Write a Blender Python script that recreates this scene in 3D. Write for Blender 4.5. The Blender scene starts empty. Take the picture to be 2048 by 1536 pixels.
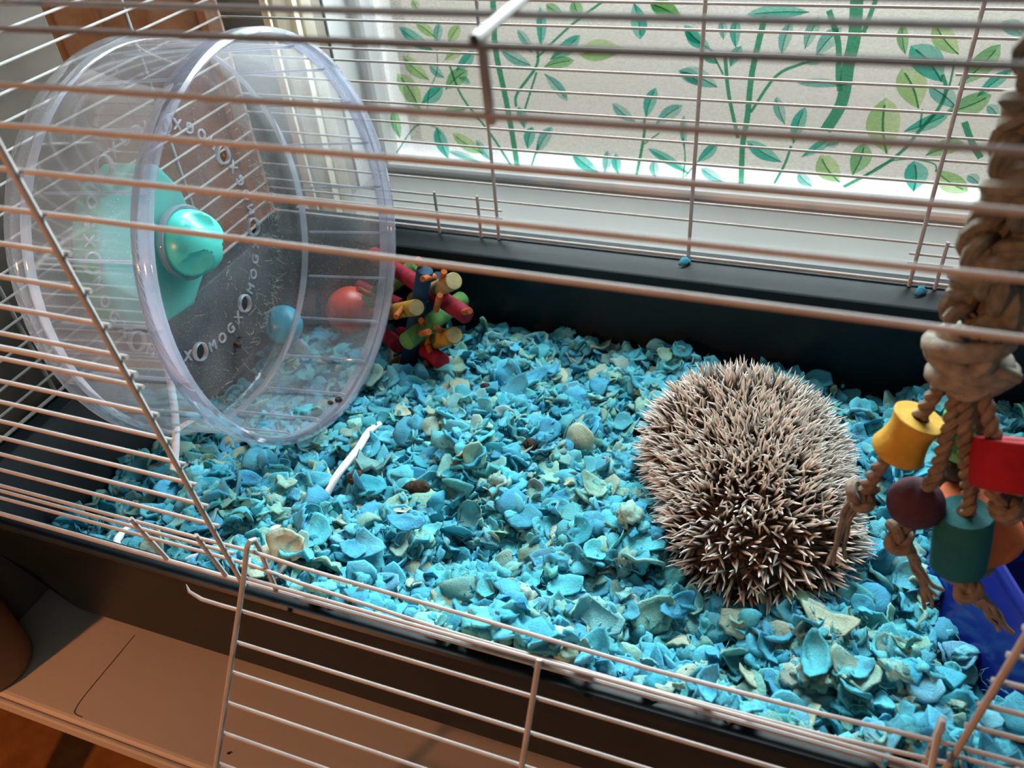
import bpy, bmesh, math, random
import numpy as np
from mathutils import Vector, Matrix, Quaternion
random.seed(7); rng = np.random.default_rng(11)
D = bpy.data; SC = bpy.context.scene; COL = SC.collection

# ---------------------------------------------------------------- camera, sky, light, exposure
cam_d = D.cameras.new('camera'); cam = D.objects.new('camera', cam_d); COL.objects.link(cam)
right = Vector((0.93688, 0.34170, -0.07416)); down = Vector((0.16092, -0.60967, -0.77614)); fwd = Vector((-0.31042, 0.71522, -0.62618))
M = Matrix((( right.x, -down.x, -fwd.x, 0.33334), (right.y, -down.y, -fwd.y, -0.25596), (right.z, -down.z, -fwd.z, 0.44), (0, 0, 0, 1)))
cam.matrix_world = M
cam_d.sensor_width = 36; cam_d.lens = 1659.27 / 2048 * 36
cam_d.clip_start = 0.01; cam_d.clip_end = 60
cam_d.dof.use_dof = True; cam_d.dof.focus_distance = 0.64; cam_d.dof.aperture_fstop = 9.5
SC.camera = cam

world = D.worlds.new('overcast_sky'); SC.world = world; world.use_nodes = True
wn = world.node_tree; bg = wn.nodes['Background']
bg.inputs[0].default_value = (0.86, 0.93, 1.0, 1); bg.inputs[1].default_value = 1.15

def area(name, loc, target, sx, sy, power, col):
    l = D.lights.new(name, 'AREA'); l.shape = 'RECTANGLE'; l.size = sx; l.size_y = sy; l.energy = power; l.color = col
    o = D.objects.new(name, l); COL.objects.link(o); o.location = loc
    o.rotation_euler = (Vector(target) - Vector(loc)).to_track_quat('-Z', 'Y').to_euler(); return o
area('window_daylight', (0.10, 0.735, 0.64), (0.14, -0.40, 0.50), 0.95, 0.58, 91.0, (0.82, 0.93, 1.0))
area('side_fill_light', (2.9, -1.8, 0.9), (0.2, 0.5, 0.0), 1.1, 1.2, 6.0, (0.86, 0.94, 1.0))  # added cool fill from the right; no window stands there
lamp_d = D.lights.new('table_lamp_bulb', 'SPOT'); lamp_d.energy = 38.0; lamp_d.color = (1.0, 0.39, 0.14); lamp_d.shadow_soft_size = 0.03
lamp_d.spot_size = math.radians(173); lamp_d.spot_blend = 0.025
lamp = D.objects.new('table_lamp_bulb', lamp_d); COL.objects.link(lamp); lamp.location = (-0.50, -0.86, 0.424)

vs = SC.view_settings
SC.display_settings.display_device = 'sRGB'
vs.view_transform = 'Standard'; vs.look = 'None'; vs.gamma = 1; vs.use_curve_mapping = False; vs.exposure = 0.0
SC.cycles.transparent_max_bounces = 24; SC.cycles.max_bounces = 10; SC.cycles.diffuse_bounces = 4
SC.cycles.use_denoising = True
SC.cycles.caustics_reflective = False; SC.cycles.caustics_refractive = False

# ---------------------------------------------------------------- helpers
class MB:
    """collects shapes into one mesh"""
    def __init__(s): s.v = []; s.f = []; s.n = 0; s.col = []
    def add(s, V, F, col=None):
        V = np.asarray(V, float); s.v.append(V)
        for f in F: s.f.append(tuple(int(i) + s.n for i in f))
        s.n += len(V)
        if col is not None: s.col.append(np.asarray(col, float))
        return s
    def tube(s, pts, r, n=8, caps=True, closed=False):
        P = np.asarray(pts, float); k = len(P)
        R = np.full(k, r) if np.isscalar(r) else np.asarray(r, float)
        T = np.zeros_like(P)
        if closed: T = np.roll(P, -1, 0) - np.roll(P, 1, 0)
        else:
            T[1:-1] = P[2:] - P[:-2]; T[0] = P[1] - P[0]; T[-1] = P[-1] - P[-2]
        T /= np.linalg.norm(T, axis=1)[:, None] + 1e-12
        a = np.array([0, 0, 1.]) if abs(T[0][2]) < .9 else np.array([1., 0, 0])
        u = np.cross(T[0], a); u /= np.linalg.norm(u)
        V = []; th = np.arange(n) * 2 * np.pi / n
        for i in range(k):
            u = u - T[i] * (u @ T[i]); u /= np.linalg.norm(u) + 1e-12; w = np.cross(T[i], u)
            V.append(P[i] + R[i] * (np.cos(th)[:, None] * u + np.sin(th)[:, None] * w))
        V = np.concatenate(V); F = []
        for i in range(k if closed else k - 1):
            j = (i + 1) % k
            for q in range(n): F.append((i*n+q, i*n+(q+1) % n, j*n+(q+1) % n, j*n+q))
        if caps and not closed: F.append(tuple(range(n))[::-1]); F.append(tuple((k-1)*n+q for q in range(n)))
        return s.add(V, F)
    def lathe(s, prof, c, axis=(0, 0, 1), n=32, wob=None):
        """prof: list of (radius, offset along axis); radius 0 closes"""
        a = np.asarray(axis, float); a /= np.linalg.norm(a)
        b = np.array([0, 0, 1.]) if abs(a[2]) < .9 else np.array([1., 0, 0])
        u = np.cross(b, a); u /= np.linalg.norm(u); w = np.cross(a, u); c = np.asarray(c, float)
        th = np.arange(n) * 2*np.pi/n; V = []; F = []
        for (r, o) in prof: V.append(c + a*o + r*(np.cos(th)[:, None]*u + np.sin(th)[:, None]*w))
        for i in range(len(prof)-1):
            for q in range(n): F.append((i*n+q, i*n+(q+1) % n, (i+1)*n+(q+1) % n, (i+1)*n+q))
        return s.add(np.concatenate(V), F)
    def box(s, x0, x1, y0, y1, z0, z1):
        V = [(x, y, z) for x in (x0, x1) for y in (y0, y1) for z in (z0, z1)]
        return s.add(V, [(0, 1, 3, 2), (4, 6, 7, 5), (0, 4, 5, 1), (2, 3, 7, 6), (0, 2, 6, 4), (1, 5, 7, 3)])
    def ball(s, c, r, nu=20, nv=14, rot=None):
        r = np.array([r]*3 if np.isscalar(r) else r, float); V = []; F = []
        for i in range(nv+1):
            p = np.pi*i/nv
            for q in range(nu):
                t = 2*np.pi*q/nu; V.append((np.sin(p)*np.cos(t), np.sin(p)*np.sin(t), np.cos(p)))
        V = np.array(V)*r
        if rot is not None: V = V @ np.array(rot).T
        for i in range(nv):
            for q in range(nu): F.append((i*nu+q, (i+1)*nu+q, (i+1)*nu+(q+1) % nu, i*nu+(q+1) % nu))
        return s.add(V + np.asarray(c, float), F)

ROOT = {}
def link_mesh(name, me, parent=None, root=None):
    o = D.objects.new(name, me); COL.objects.link(o)
    if parent is not None: o.parent = parent
    return o
def mesh(name, mb, mat, off=(0, 0, 0), smooth=True, weld=False, sharp=True):
    me = D.meshes.new(name)
    V = np.concatenate(mb.v) - np.asarray(off, float)
    me.from_pydata(V.tolist(), [], mb.f)
    if mb.col:
        ca = me.color_attributes.new('tint', 'FLOAT_COLOR', 'POINT')
        c = np.concatenate(mb.col); c = np.concatenate([c, np.ones((len(c), 1))], 1) if c.shape[1] == 3 else c
        ca.data.foreach_set('color', c.astype(np.float32).ravel())
    if weld:
        bm = bmesh.new(); bm.from_mesh(me); bmesh.ops.remove_doubles(bm, verts=bm.verts, dist=1e-6); bm.to_mesh(me); bm.free()
    if smooth:
        me.polygons.foreach_set('use_smooth', [True]*len(me.polygons))
        if sharp and hasattr(me, 'set_sharp_from_angle'): me.set_sharp_from_angle(angle=math.radians(42))
    if mat: me.materials.append(mat)
    me.update(); return me
def thing(name, label, cat, loc=(0, 0, 0), group=None):
    o = D.objects.new(name, None); o.empty_display_size = .02; COL.objects.link(o); o.location = loc
    o['label'] = label; o['category'] = cat
    if group: o['group'] = group
    ROOT[o.name] = loc; return o
def part(name, mb, mat, parent, label=None, smooth=True, weld=False):
    r = parent
    while r.parent: r = r.parent
    off = ROOT.get(r.name, (0, 0, 0))
    o = link_mesh(name, mesh(name, mb, mat, off, smooth, weld), parent)
    if label: o['label'] = label
    return o
def solo(name, mb, mat, label, cat, group=None, smooth=True, loc=(0, 0, 0), weld=False, sharp=True):
    o = link_mesh(name, mesh(name, mb, mat, loc, smooth, weld, sharp)); o.location = loc; ROOT[o.name] = loc
    o['label'] = label; o['category'] = cat
    if group: o['group'] = group
    return o
def struct(name, mb, mat, parent=None, smooth=False, label=None, cat=None):
    o = link_mesh(name, mesh(name, mb, mat, (0, 0, 0), smooth), parent)
    if parent is None: o['kind'] = 'structure'
    if label: o['label'] = label
    if cat: o['category'] = cat
    return o
def smooth_path(pts, n=8):
    P = np.asarray(pts, float); out = []
    Q = np.vstack([2*P[0]-P[1], P, 2*P[-1]-P[-2]])
    for i in range(1, len(Q)-2):
        for t in np.arange(n)/n:
            a, b, c, d = Q[i-1], Q[i], Q[i+1], Q[i+2]
            out.append(.5*((2*b)+(-a+c)*t+(2*a-5*b+4*c-d)*t*t+(-a+3*b-3*c+d)*t**3))
    out.append(P[-1]); return np.array(out)

# ---------------------------------------------------------------- materials
def mat(name, col=(.5, .5, .5), rough=.5, spec=.5, bump=None, var=None, metal=0, coat=0):
    m = D.materials.new(name); m.use_nodes = True; t = m.node_tree; b = t.nodes['Principled BSDF']
    b.inputs['Base Color'].default_value = (*col, 1); b.inputs['Roughness'].default_value = rough
    b.inputs['Specular IOR Level'].default_value = spec; b.inputs['Metallic'].default_value = metal
    b.inputs['Coat Weight'].default_value = coat
    tc = t.nodes.new('ShaderNodeTexCoord')
    if var:   # (scale, second colour, detail)
        nz = t.nodes.new('ShaderNodeTexNoise'); nz.inputs['Scale'].default_value = var[0]; nz.inputs['Detail'].default_value = var[2]
        rp = t.nodes.new('ShaderNodeValToRGB'); rp.color_ramp.elements[0].position = .35; rp.color_ramp.elements[1].position = .68
        rp.color_ramp.elements[0].color = (*col, 1); rp.color_ramp.elements[1].color = (*var[1], 1)
        t.links.new(tc.outputs['Object'], nz.inputs['Vector']); t.links.new(nz.outputs[0], rp.inputs[0]); t.links.new(rp.outputs[0], b.inputs['Base Color'])
    if bump:  # (scale, strength, distance)
        nb = t.nodes.new('ShaderNodeTexNoise'); nb.inputs['Scale'].default_value = bump[0]; nb.inputs['Detail'].default_value = 6
        bp = t.nodes.new('ShaderNodeBump'); bp.inputs['Strength'].default_value = bump[1]; bp.inputs['Distance'].default_value = bump[2]
        t.links.new(tc.outputs['Object'], nb.inputs['Vector']); t.links.new(nb.outputs[0], bp.inputs['Height']); t.links.new(bp.outputs[0], b.inputs['Normal'])
    return m
def N(t, k, **kw):
    n = t.nodes.new(k)
    for a, v in kw.items(): setattr(n, a, v)
    return n
def tint_mat(name, rough=1.0, noise=(700, .35), trans=0.0, spec=.1, bumpd=.0008):
    m = D.materials.new(name); m.use_nodes = True; t = m.node_tree; b = t.nodes['Principled BSDF']
    at = N(t, 'ShaderNodeVertexColor'); at.layer_name = 'tint'
    tc = N(t, 'ShaderNodeTexCoord'); nz = N(t, 'ShaderNodeTexNoise'); nz.inputs['Scale'].default_value = noise[0]; nz.inputs['Detail'].default_value = 5
    mr = N(t, 'ShaderNodeMapRange'); mr.inputs[3].default_value = 1-noise[1]; mr.inputs[4].default_value = 1+noise[1]
    mx = N(t, 'ShaderNodeVectorMath', operation='SCALE')
    t.links.new(tc.outputs['Object'], nz.inputs['Vector']); t.links.new(nz.outputs[0], mr.inputs[0]); t.links.new(at.outputs[0], mx.inputs[0]); t.links.new(mr.outputs[0], mx.inputs['Scale'])
    t.links.new(mx.outputs[0], b.inputs['Base Color']); b.inputs['Roughness'].default_value = rough; b.inputs['Specular IOR Level'].default_value = spec
    bp = N(t, 'ShaderNodeBump'); bp.inputs['Strength'].default_value = .6; bp.inputs['Distance'].default_value = bumpd
    t.links.new(nz.outputs[0], bp.inputs['Height']); t.links.new(bp.outputs[0], b.inputs['Normal'])
    if trans:
        tr = N(t, 'ShaderNodeBsdfTranslucent'); ms = N(t, 'ShaderNodeMixShader'); ms.inputs[0].default_value = trans
        t.links.new(mx.outputs[0], tr.inputs[0]); t.links.new(b.outputs[0], ms.inputs[1]); t.links.new(tr.outputs[0], ms.inputs[2])
        t.links.new(ms.outputs[0], t.nodes['Material Output'].inputs[0])
    return m
def clear_mat(name, tint=(.95, .96, .98), haze=.15, haze_col=(.8, .82, .88), rough=.08, dust=0.3, dscale=160):
    """thin clear plastic: transparent + a dusty haze + a gloss by angle"""
    m = D.materials.new(name); m.use_nodes = True; t = m.node_tree; t.nodes.remove(t.nodes['Principled BSDF'])
    tr = N(t, 'ShaderNodeBsdfTransparent'); tr.inputs[0].default_value = (*tint, 1)
    df = N(t, 'ShaderNodeBsdfDiffuse'); df.inputs[0].default_value = (*haze_col, 1)
    tl = N(t, 'ShaderNodeBsdfTranslucent'); tl.inputs[0].default_value = (*haze_col, 1)
    hz = N(t, 'ShaderNodeMixShader'); hz.inputs[0].default_value = .5
    t.links.new(df.outputs[0], hz.inputs[1]); t.links.new(tl.outputs[0], hz.inputs[2])
    tc = N(t, 'ShaderNodeTexCoord')
    n1 = N(t, 'ShaderNodeTexNoise'); n1.inputs['Scale'].default_value = dscale*5; n1.inputs['Detail'].default_value = 3
    r1 = N(t, 'ShaderNodeMapRange'); r1.inputs[1].default_value = .63; r1.inputs[2].default_value = .72; r1.inputs[4].default_value = dust
    n2 = N(t, 'ShaderNodeTexNoise'); n2.inputs['Scale'].default_value = dscale*.12; n2.inputs['Detail'].default_value = 4
    r2 = N(t, 'ShaderNodeMapRange'); r2.inputs[1].default_value = .3; r2.inputs[2].default_value = .75; r2.inputs[3].default_value = haze*.6; r2.inputs[4].default_value = haze*1.5
    ad = N(t, 'ShaderNodeMath', operation='ADD', use_clamp=True)
    for n in (n1, n2): t.links.new(tc.outputs['Object'], n.inputs['Vector'])
    t.links.new(n1.outputs[0], r1.inputs[0]); t.links.new(n2.outputs[0], r2.inputs[0]); t.links.new(r1.outputs[0], ad.inputs[0]); t.links.new(r2.outputs[0], ad.inputs[1])
    m1 = N(t, 'ShaderNodeMixShader'); t.links.new(ad.outputs[0], m1.inputs[0]); t.links.new(tr.outputs[0], m1.inputs[1]); t.links.new(hz.outputs[0], m1.inputs[2])
    gl = N(t, 'ShaderNodeBsdfGlossy'); gl.inputs['Roughness'].default_value = rough
    fr = N(t, 'ShaderNodeLayerWeight'); fr.inputs[0].default_value = .28
    sc = N(t, 'ShaderNodeMath', operation='MULTIPLY'); sc.inputs[1].default_value = .55
    t.links.new(fr.outputs['Fresnel'], sc.inputs[0])
    m2 = N(t, 'ShaderNodeMixShader'); t.links.new(sc.outputs[0], m2.inputs[0]); t.links.new(m1.outputs[0], m2.inputs[1]); t.links.new(gl.outputs[0], m2.inputs[2])
    t.links.new(m2.outputs[0], t.nodes['Material Output'].inputs[0]); return m
def print_mat(name, col):
    """translucent ink on the window film: it filters what shines through it"""
    m = D.materials.new(name); m.use_nodes = True; t = m.node_tree; t.nodes.remove(t.nodes['Principled BSDF'])
    tr = N(t, 'ShaderNodeBsdfTransparent'); df = N(t, 'ShaderNodeBsdfDiffuse'); ms = N(t, 'ShaderNodeMixShader'); ms.inputs[0].default_value = .12
    tc = N(t, 'ShaderNodeTexCoord'); nz = N(t, 'ShaderNodeTexNoise'); nz.inputs['Scale'].default_value = 60; nz.inputs['Detail'].default_value = 4
    mr = N(t, 'ShaderNodeMapRange'); mr.inputs[3].default_value = .88; mr.inputs[4].default_value = 1.12
    vm = N(t, 'ShaderNodeVectorMath', operation='SCALE'); vm.inputs[0].default_value = col
    t.links.new(tc.outputs['Object'], nz.inputs['Vector']); t.links.new(nz.outputs[0], mr.inputs[0]); t.links.new(mr.outputs[0], vm.inputs['Scale'])
    t.links.new(vm.outputs[0], tr.inputs[0]); t.links.new(vm.outputs[0], df.inputs[0]); t.links.new(tr.outputs[0], ms.inputs[1]); t.links.new(df.outputs[0], ms.inputs[2])
    t.links.new(ms.outputs[0], t.nodes['Material Output'].inputs[0]); return m

m_wire = mat('white_powder_coat', (.38, .35, .335), .55, .14, bump=(260, .12, .0006), var=(90, (.33, .30, .285), 3))
m_tray = mat('black_tray_plastic', (.005, .0095, .013), .38, .14, bump=(900, .08, .0004), var=(30, (.008, .013, .017), 4))
m_desk = mat('white_desk_laminate', (.42, .37, .32), .45, .3, bump=(1400, .05, .0003), var=(8, (.39, .34, .295), 3))
m_wall = mat('painted_wall', (.34, .31, .27), .9, .2, bump=(200, .1, .001))
m_ceiling = mat('white_ceiling', (.45, .44, .42), .9, .2, bump=(150, .1, .001))
m_floor = mat('orange_wood_floor', (.36, .15, .035), .55, .4, bump=(120, .25, .002), var=(26, (.25, .09, .02), 6))
m_frame = mat('white_window_frame', (.78, .79, .80), .35, .4, bump=(60, .04, .0006), var=(7, (.72, .73, .74), 3))
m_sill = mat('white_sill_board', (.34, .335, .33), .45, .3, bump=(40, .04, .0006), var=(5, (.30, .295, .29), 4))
m_bead = mat('white_glazing_bead', (.86, .87, .90), .3, .5, bump=(80, .04, .0005))
m_seal = mat('dark_frame_gap', (.08, .08, .075), .8, .2, bump=(200, .1, .0005))
m_panel = mat('brown_board', (.115, .092, .075), .6, .25, bump=(90, .08, .0006), var=(14, (.085, .066, .054), 5))
m_jar = mat('brown_ceramic', (.24, .13, .065), .5, .4, bump=(70, .05, .0005), var=(10, (.20, .10, .05), 3))
m_mint = mat('mint_plastic', (.09, .58, .50), .28, .5, bump=(90, .03, .0004), var=(40, (.085, .60, .52), 3))
m_stand = mat('white_coated_tube', (.80, .82, .86), .35, .4, bump=(300, .08, .0004), var=(140, (.74, .76, .80), 4))
m_clear = clear_mat('clear_wheel_plastic', haze=.20, dust=.30)
m_clear_disc = clear_mat('clear_disc_plastic', haze=.15, dust=.45, dscale=220)
m_clear_rim = clear_mat('thick_clear_rim', tint=(.80, .82, .90), haze=.34, haze_col=(.66, .69, .80), dust=.1)
m_clear_rib = clear_mat('clear_raised_rib', tint=(.72, .74, .80), haze=.35, haze_col=(.75, .77, .86), dust=.0)
m_letter = clear_mat('raised_lettering', tint=(.75, .78, .84), haze=.36, haze_col=(.9, .92, .97), dust=0)
m_bowl = mat('glossy_blue_plastic', (.005, .013, .15), .18, .5, bump=(40, .02, .0005), var=(12, (.006, .016, .19), 2), coat=.2)
m_blueball = mat('blue_ball_plastic', (.02, .46, .70), .3, .5, bump=(120, .03, .0004), var=(30, (.025, .52, .76), 3))
m_redball = mat('red_ball_plastic', (.50, .045, .02), .38, .5, bump=(120, .03, .0004), var=(30, (.44, .035, .018), 3))
def wood(name, c, k=.6): return mat(name, c, .75, .2, bump=(210, .45, .0014), var=(110, tuple(x*k for x in c), 6))
m_wred = wood('red_dyed_wood', (.21, .010, .026)); m_wgreen = wood('green_dyed_wood', (.075, .20, .055)); m_wyel = wood('yellow_dyed_wood', (.37, .205, .028))
m_wtan = wood('worn_tan_wood', (.31, .22, .10)); m_wblue = wood('blue_dyed_wood', (.008, .045, .095)); m_worg = wood('orange_dyed_wood', (.38, .095, .022)); m_wend = wood('pale_end_grain', (.37, .33, .17), .8)
m_byel = wood('yellow_bead_paint', (.43, .245, .028), .8); m_bpur = wood('purple_bead_paint', (.055, .018, .030), .8); m_bteal = wood('teal_bead_paint', (.008, .085, .09), .8)
m_bred = wood('red_bead_paint', (.27, .004, .013), .8); m_borg = wood('orange_bead_paint', (.50, .11, .035), .8); m_bgrn = wood('green_bead_paint', (.10, .36, .12), .8)
m_hole = mat('dark_bead_bore', (.05, .025, .012), .9, .1, bump=(200, .2, .0005))
def rope_mat(name, c):
    m = mat(name, c, .85, .15, bump=(420, .5, .001), var=(190, tuple(x*.55 for x in c), 6)); return m
m_rope = rope_mat('braided_jute', (.145, .130, .100)); m_cord = rope_mat('paper_cord', (.195, .148, .112)); m_knot = rope_mat('pale_jute', (.215, .19, .150))
m_drop = mat('dry_dark_pellet', (.030, .020, .014), .9, .15, bump=(500, .9, .0015), var=(300, (.060, .042, .03), 5))
m_flake = tint_mat('paper_pulp', 1.0, (480, .22), .18, .03, .0018)
t = m_flake.node_tree; nz = next(n for n in t.nodes if n.type == 'TEX_NOISE'); nz.inputs['Distortion'].default_value = 1.2; nz.inputs['Detail'].default_value = 8; nz.inputs['Roughness'].default_value = .66
ge = N(t, 'ShaderNodeNewGeometry'); t.links.new(ge.outputs['Position'], nz.inputs['Vector'])
next(n for n in t.nodes if n.type == 'BUMP').inputs['Strength'].default_value = .9
m_quill = tint_mat('quill_keratin', .45, (260, .06), 0, .35, .0001)
m_skin = mat('hedgehog_hide', (.060, .036, .024), .9, .1, bump=(300, .5, .001), var=(120, (.10, .065, .045), 4))
m_hair = mat('thin_strand', (.22, .11, .05), .6, .3)
m_linen = mat('brown_linen', (.33, .28, .225), .95, .1, bump=(500, .6, .0012), var=(55, (.26, .21, .165), 6))
m_paver = mat('outdoor_paving', (.56, .47, .41), .9, .2, bump=(20, .3, .01), var=(1.1, (.50, .50, .36), 3))
m_outstrip = mat('white_outer_strip', (.60, .59, .60), .5, .3, bump=(30, .1, .001))
# ---------------------------------------------------------------- the room
WY = 0.70                                   # inner face of the window
OX0, OX1, OZ0, OZ1 = -0.243, 0.95, -0.035, 1.30   # opening in the window wall
b = MB(); b.box(-2.6, OX0, WY-.10, WY+.12, -.95, 2.0); b.box(OX1, 3.0, WY-.10, WY+.12, -.95, 2.0)
b.box(OX0, OX1, WY-.10, WY+.06, -.95, OZ0-.028); b.box(OX0, OX1, WY-.10, WY+.12, OZ1, 2.0)
struct('wall_back', b, m_wall)
b = MB(); b.box(-2.66, -2.6, -3.6, WY+.12, -.95, 2.0); struct('wall_left', b, m_wall)
b = MB(); b.box(3.0, 3.06, -3.6, WY+.12, -.95, 2.0); struct('wall_right', b, m_wall)
b = MB(); b.box(-2.66, 3.06, -3.66, -3.6, -.95, 2.0); struct('wall_front', b, m_wall)
b = MB(); b.box(-2.66, 3.06, -3.66, WY+.12, 2.0, 2.06); struct('ceiling', b, m_ceiling)
b = MB(); b.box(-2.66, 3.06, -3.66, WY+.12, -1.0, -.95); struct('floor', b, m_floor)
b = MB(); b.box(-6, 7, WY+.95, 14, -1.36, -1.30); struct('ground', b, m_paver)
b = MB(); b.box(OX0, OX1, WY+.062, WY+.084, -.06, -.034); struct('trim_1', b, m_outstrip, label='white strip added outside to brighten the bottom of the patterned film')  # added strip, seen through the film as its bright bottom band
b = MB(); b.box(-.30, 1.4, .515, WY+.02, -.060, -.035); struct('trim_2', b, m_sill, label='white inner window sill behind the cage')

# window: outer frame, sash with glazing beads, pane and the patterned cling film
win = D.objects.new('window_1', None); COL.objects.link(win); win['kind'] = 'structure'; win['label'] = 'white framed window with leaf patterned privacy film behind the cage'
FX0, FX1, FZ0, FZ1 = -.2225, .90, -.0215, 1.22       # the visible glass
b = MB()
for (x0, x1, z0, z1) in ((OX0, FX0-.006, OZ0, OZ1), (FX1+.006, OX1, OZ0, OZ1), (FX0-.006, FX1+.006, FZ1+.006, OZ1), (FX0-.006, FX1+.006, OZ0, FZ0-.005)):
    b.box(x0, x1, WY-.018, WY+.06, z0, z1)
part('window_frame', b, m_frame, win, smooth=False)
b = MB()
for (x0, x1, z0, z1) in ((FX0-.006, FX0, FZ0, FZ1), (FX1, FX1+.006, FZ0, FZ1), (FX0-.006, FX1+.006, FZ0-.005, FZ0), (FX0-.006, FX1+.006, FZ1, FZ1+.006)):
    b.box(x0, x1, WY-.024, WY+.02, z0, z1)
part('glazing_bead', b, m_bead, win, smooth=False)
b = MB(); b.box(OX0-.001, OX0+.0012, .6225, .6265, OZ0, OZ1); part('gap_seal', b, m_seal, win, smooth=False)
b = MB(); b.box(OX0-.001, OX0+.0009, .6266, WY-.0182, OZ0, OZ1); part('reveal_lining', b, m_frame, win, smooth=False)

m = D.materials.new('scratched_privacy_film'); m.use_nodes = True; t = m.node_tree; t.nodes.remove(t.nodes['Principled BSDF'])
tc = N(t, 'ShaderNodeTexCoord')
tr = N(t, 'ShaderNodeBsdfTransparent'); tr.inputs[0].default_value = (.95, .90, .86, 1)
tl = N(t, 'ShaderNodeBsdfTranslucent'); tl.inputs[0].default_value = (.86, .775, .70, 1)
gl = N(t, 'ShaderNodeBsdfGlossy'); gl.inputs[0].default_value = (.9, .9, .92, 1); gl.inputs['Roughness'].default_value = .25
mp = N(t, 'ShaderNodeMapping'); mp.inputs['Scale'].default_value = (1, 1, 3.2); mp.inputs['Rotation'].default_value = (0, .5, 0)
nz = N(t, 'ShaderNodeTexNoise'); nz.inputs['Scale'].default_value = 95; nz.inputs['Detail'].default_value = 7; nz.inputs['Distortion'].default_value = 2.5
vo = N(t, 'ShaderNodeTexVoronoi', feature='DISTANCE_TO_EDGE'); vo.inputs['Scale'].default_value = 60
t.links.new(tc.outputs['Object'], mp.inputs[0]); t.links.new(mp.outputs[0], nz.inputs['Vector']); t.links.new(tc.outputs['Object'], vo.inputs['Vector'])
mr = N(t, 'ShaderNodeMapRange'); mr.inputs[1].default_value = .35; mr.inputs[2].default_value = .65; mr.inputs[3].default_value = .34; mr.inputs[4].default_value = .62
t.links.new(nz.outputs[0], mr.inputs[0])
ve = N(t, 'ShaderNodeMapRange'); ve.inputs[1].default_value = 0; ve.inputs[2].default_value = .03; ve.inputs[3].default_value = .10; ve.inputs[4].default_value = 0
t.links.new(vo.outputs[0], ve.inputs[0]); ad = N(t, 'ShaderNodeMath', operation='ADD', use_clamp=True); t.links.new(mr.outputs[0], ad.inputs[0]); t.links.new(ve.outputs[0], ad.inputs[1])
ms = N(t, 'ShaderNodeMixShader'); t.links.new(ad.outputs[0], ms.inputs[0]); t.links.new(tr.outputs[0], ms.inputs[1]); t.links.new(tl.outputs[0], ms.inputs[2])
m2 = N(t, 'ShaderNodeMixShader'); m2.inputs[0].default_value = .05; t.links.new(ms.outputs[0], m2.inputs[1]); t.links.new(gl.outputs[0], m2.inputs[2])
t.links.new(m2.outputs[0], t.nodes['Material Output'].inputs[0]); m_film = m
m_glass = clear_mat('window_glass', tint=(.96, .98, .97), haze=.0, dust=0, rough=.02)
b = MB(); b.box(FX0, FX1, WY+.004, WY+.008, FZ0, FZ1); part('pane', b, m_glass, win, smooth=False)
film = MB(); film.add([(FX0, WY, FZ0), (FX1, WY, FZ0), (FX1, WY, .46), (FX0, WY, .46)], [(0, 1, 2, 3)])
film_o = part('window_film', film, m_film, win, label='translucent privacy film printed with green leaves')
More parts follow.
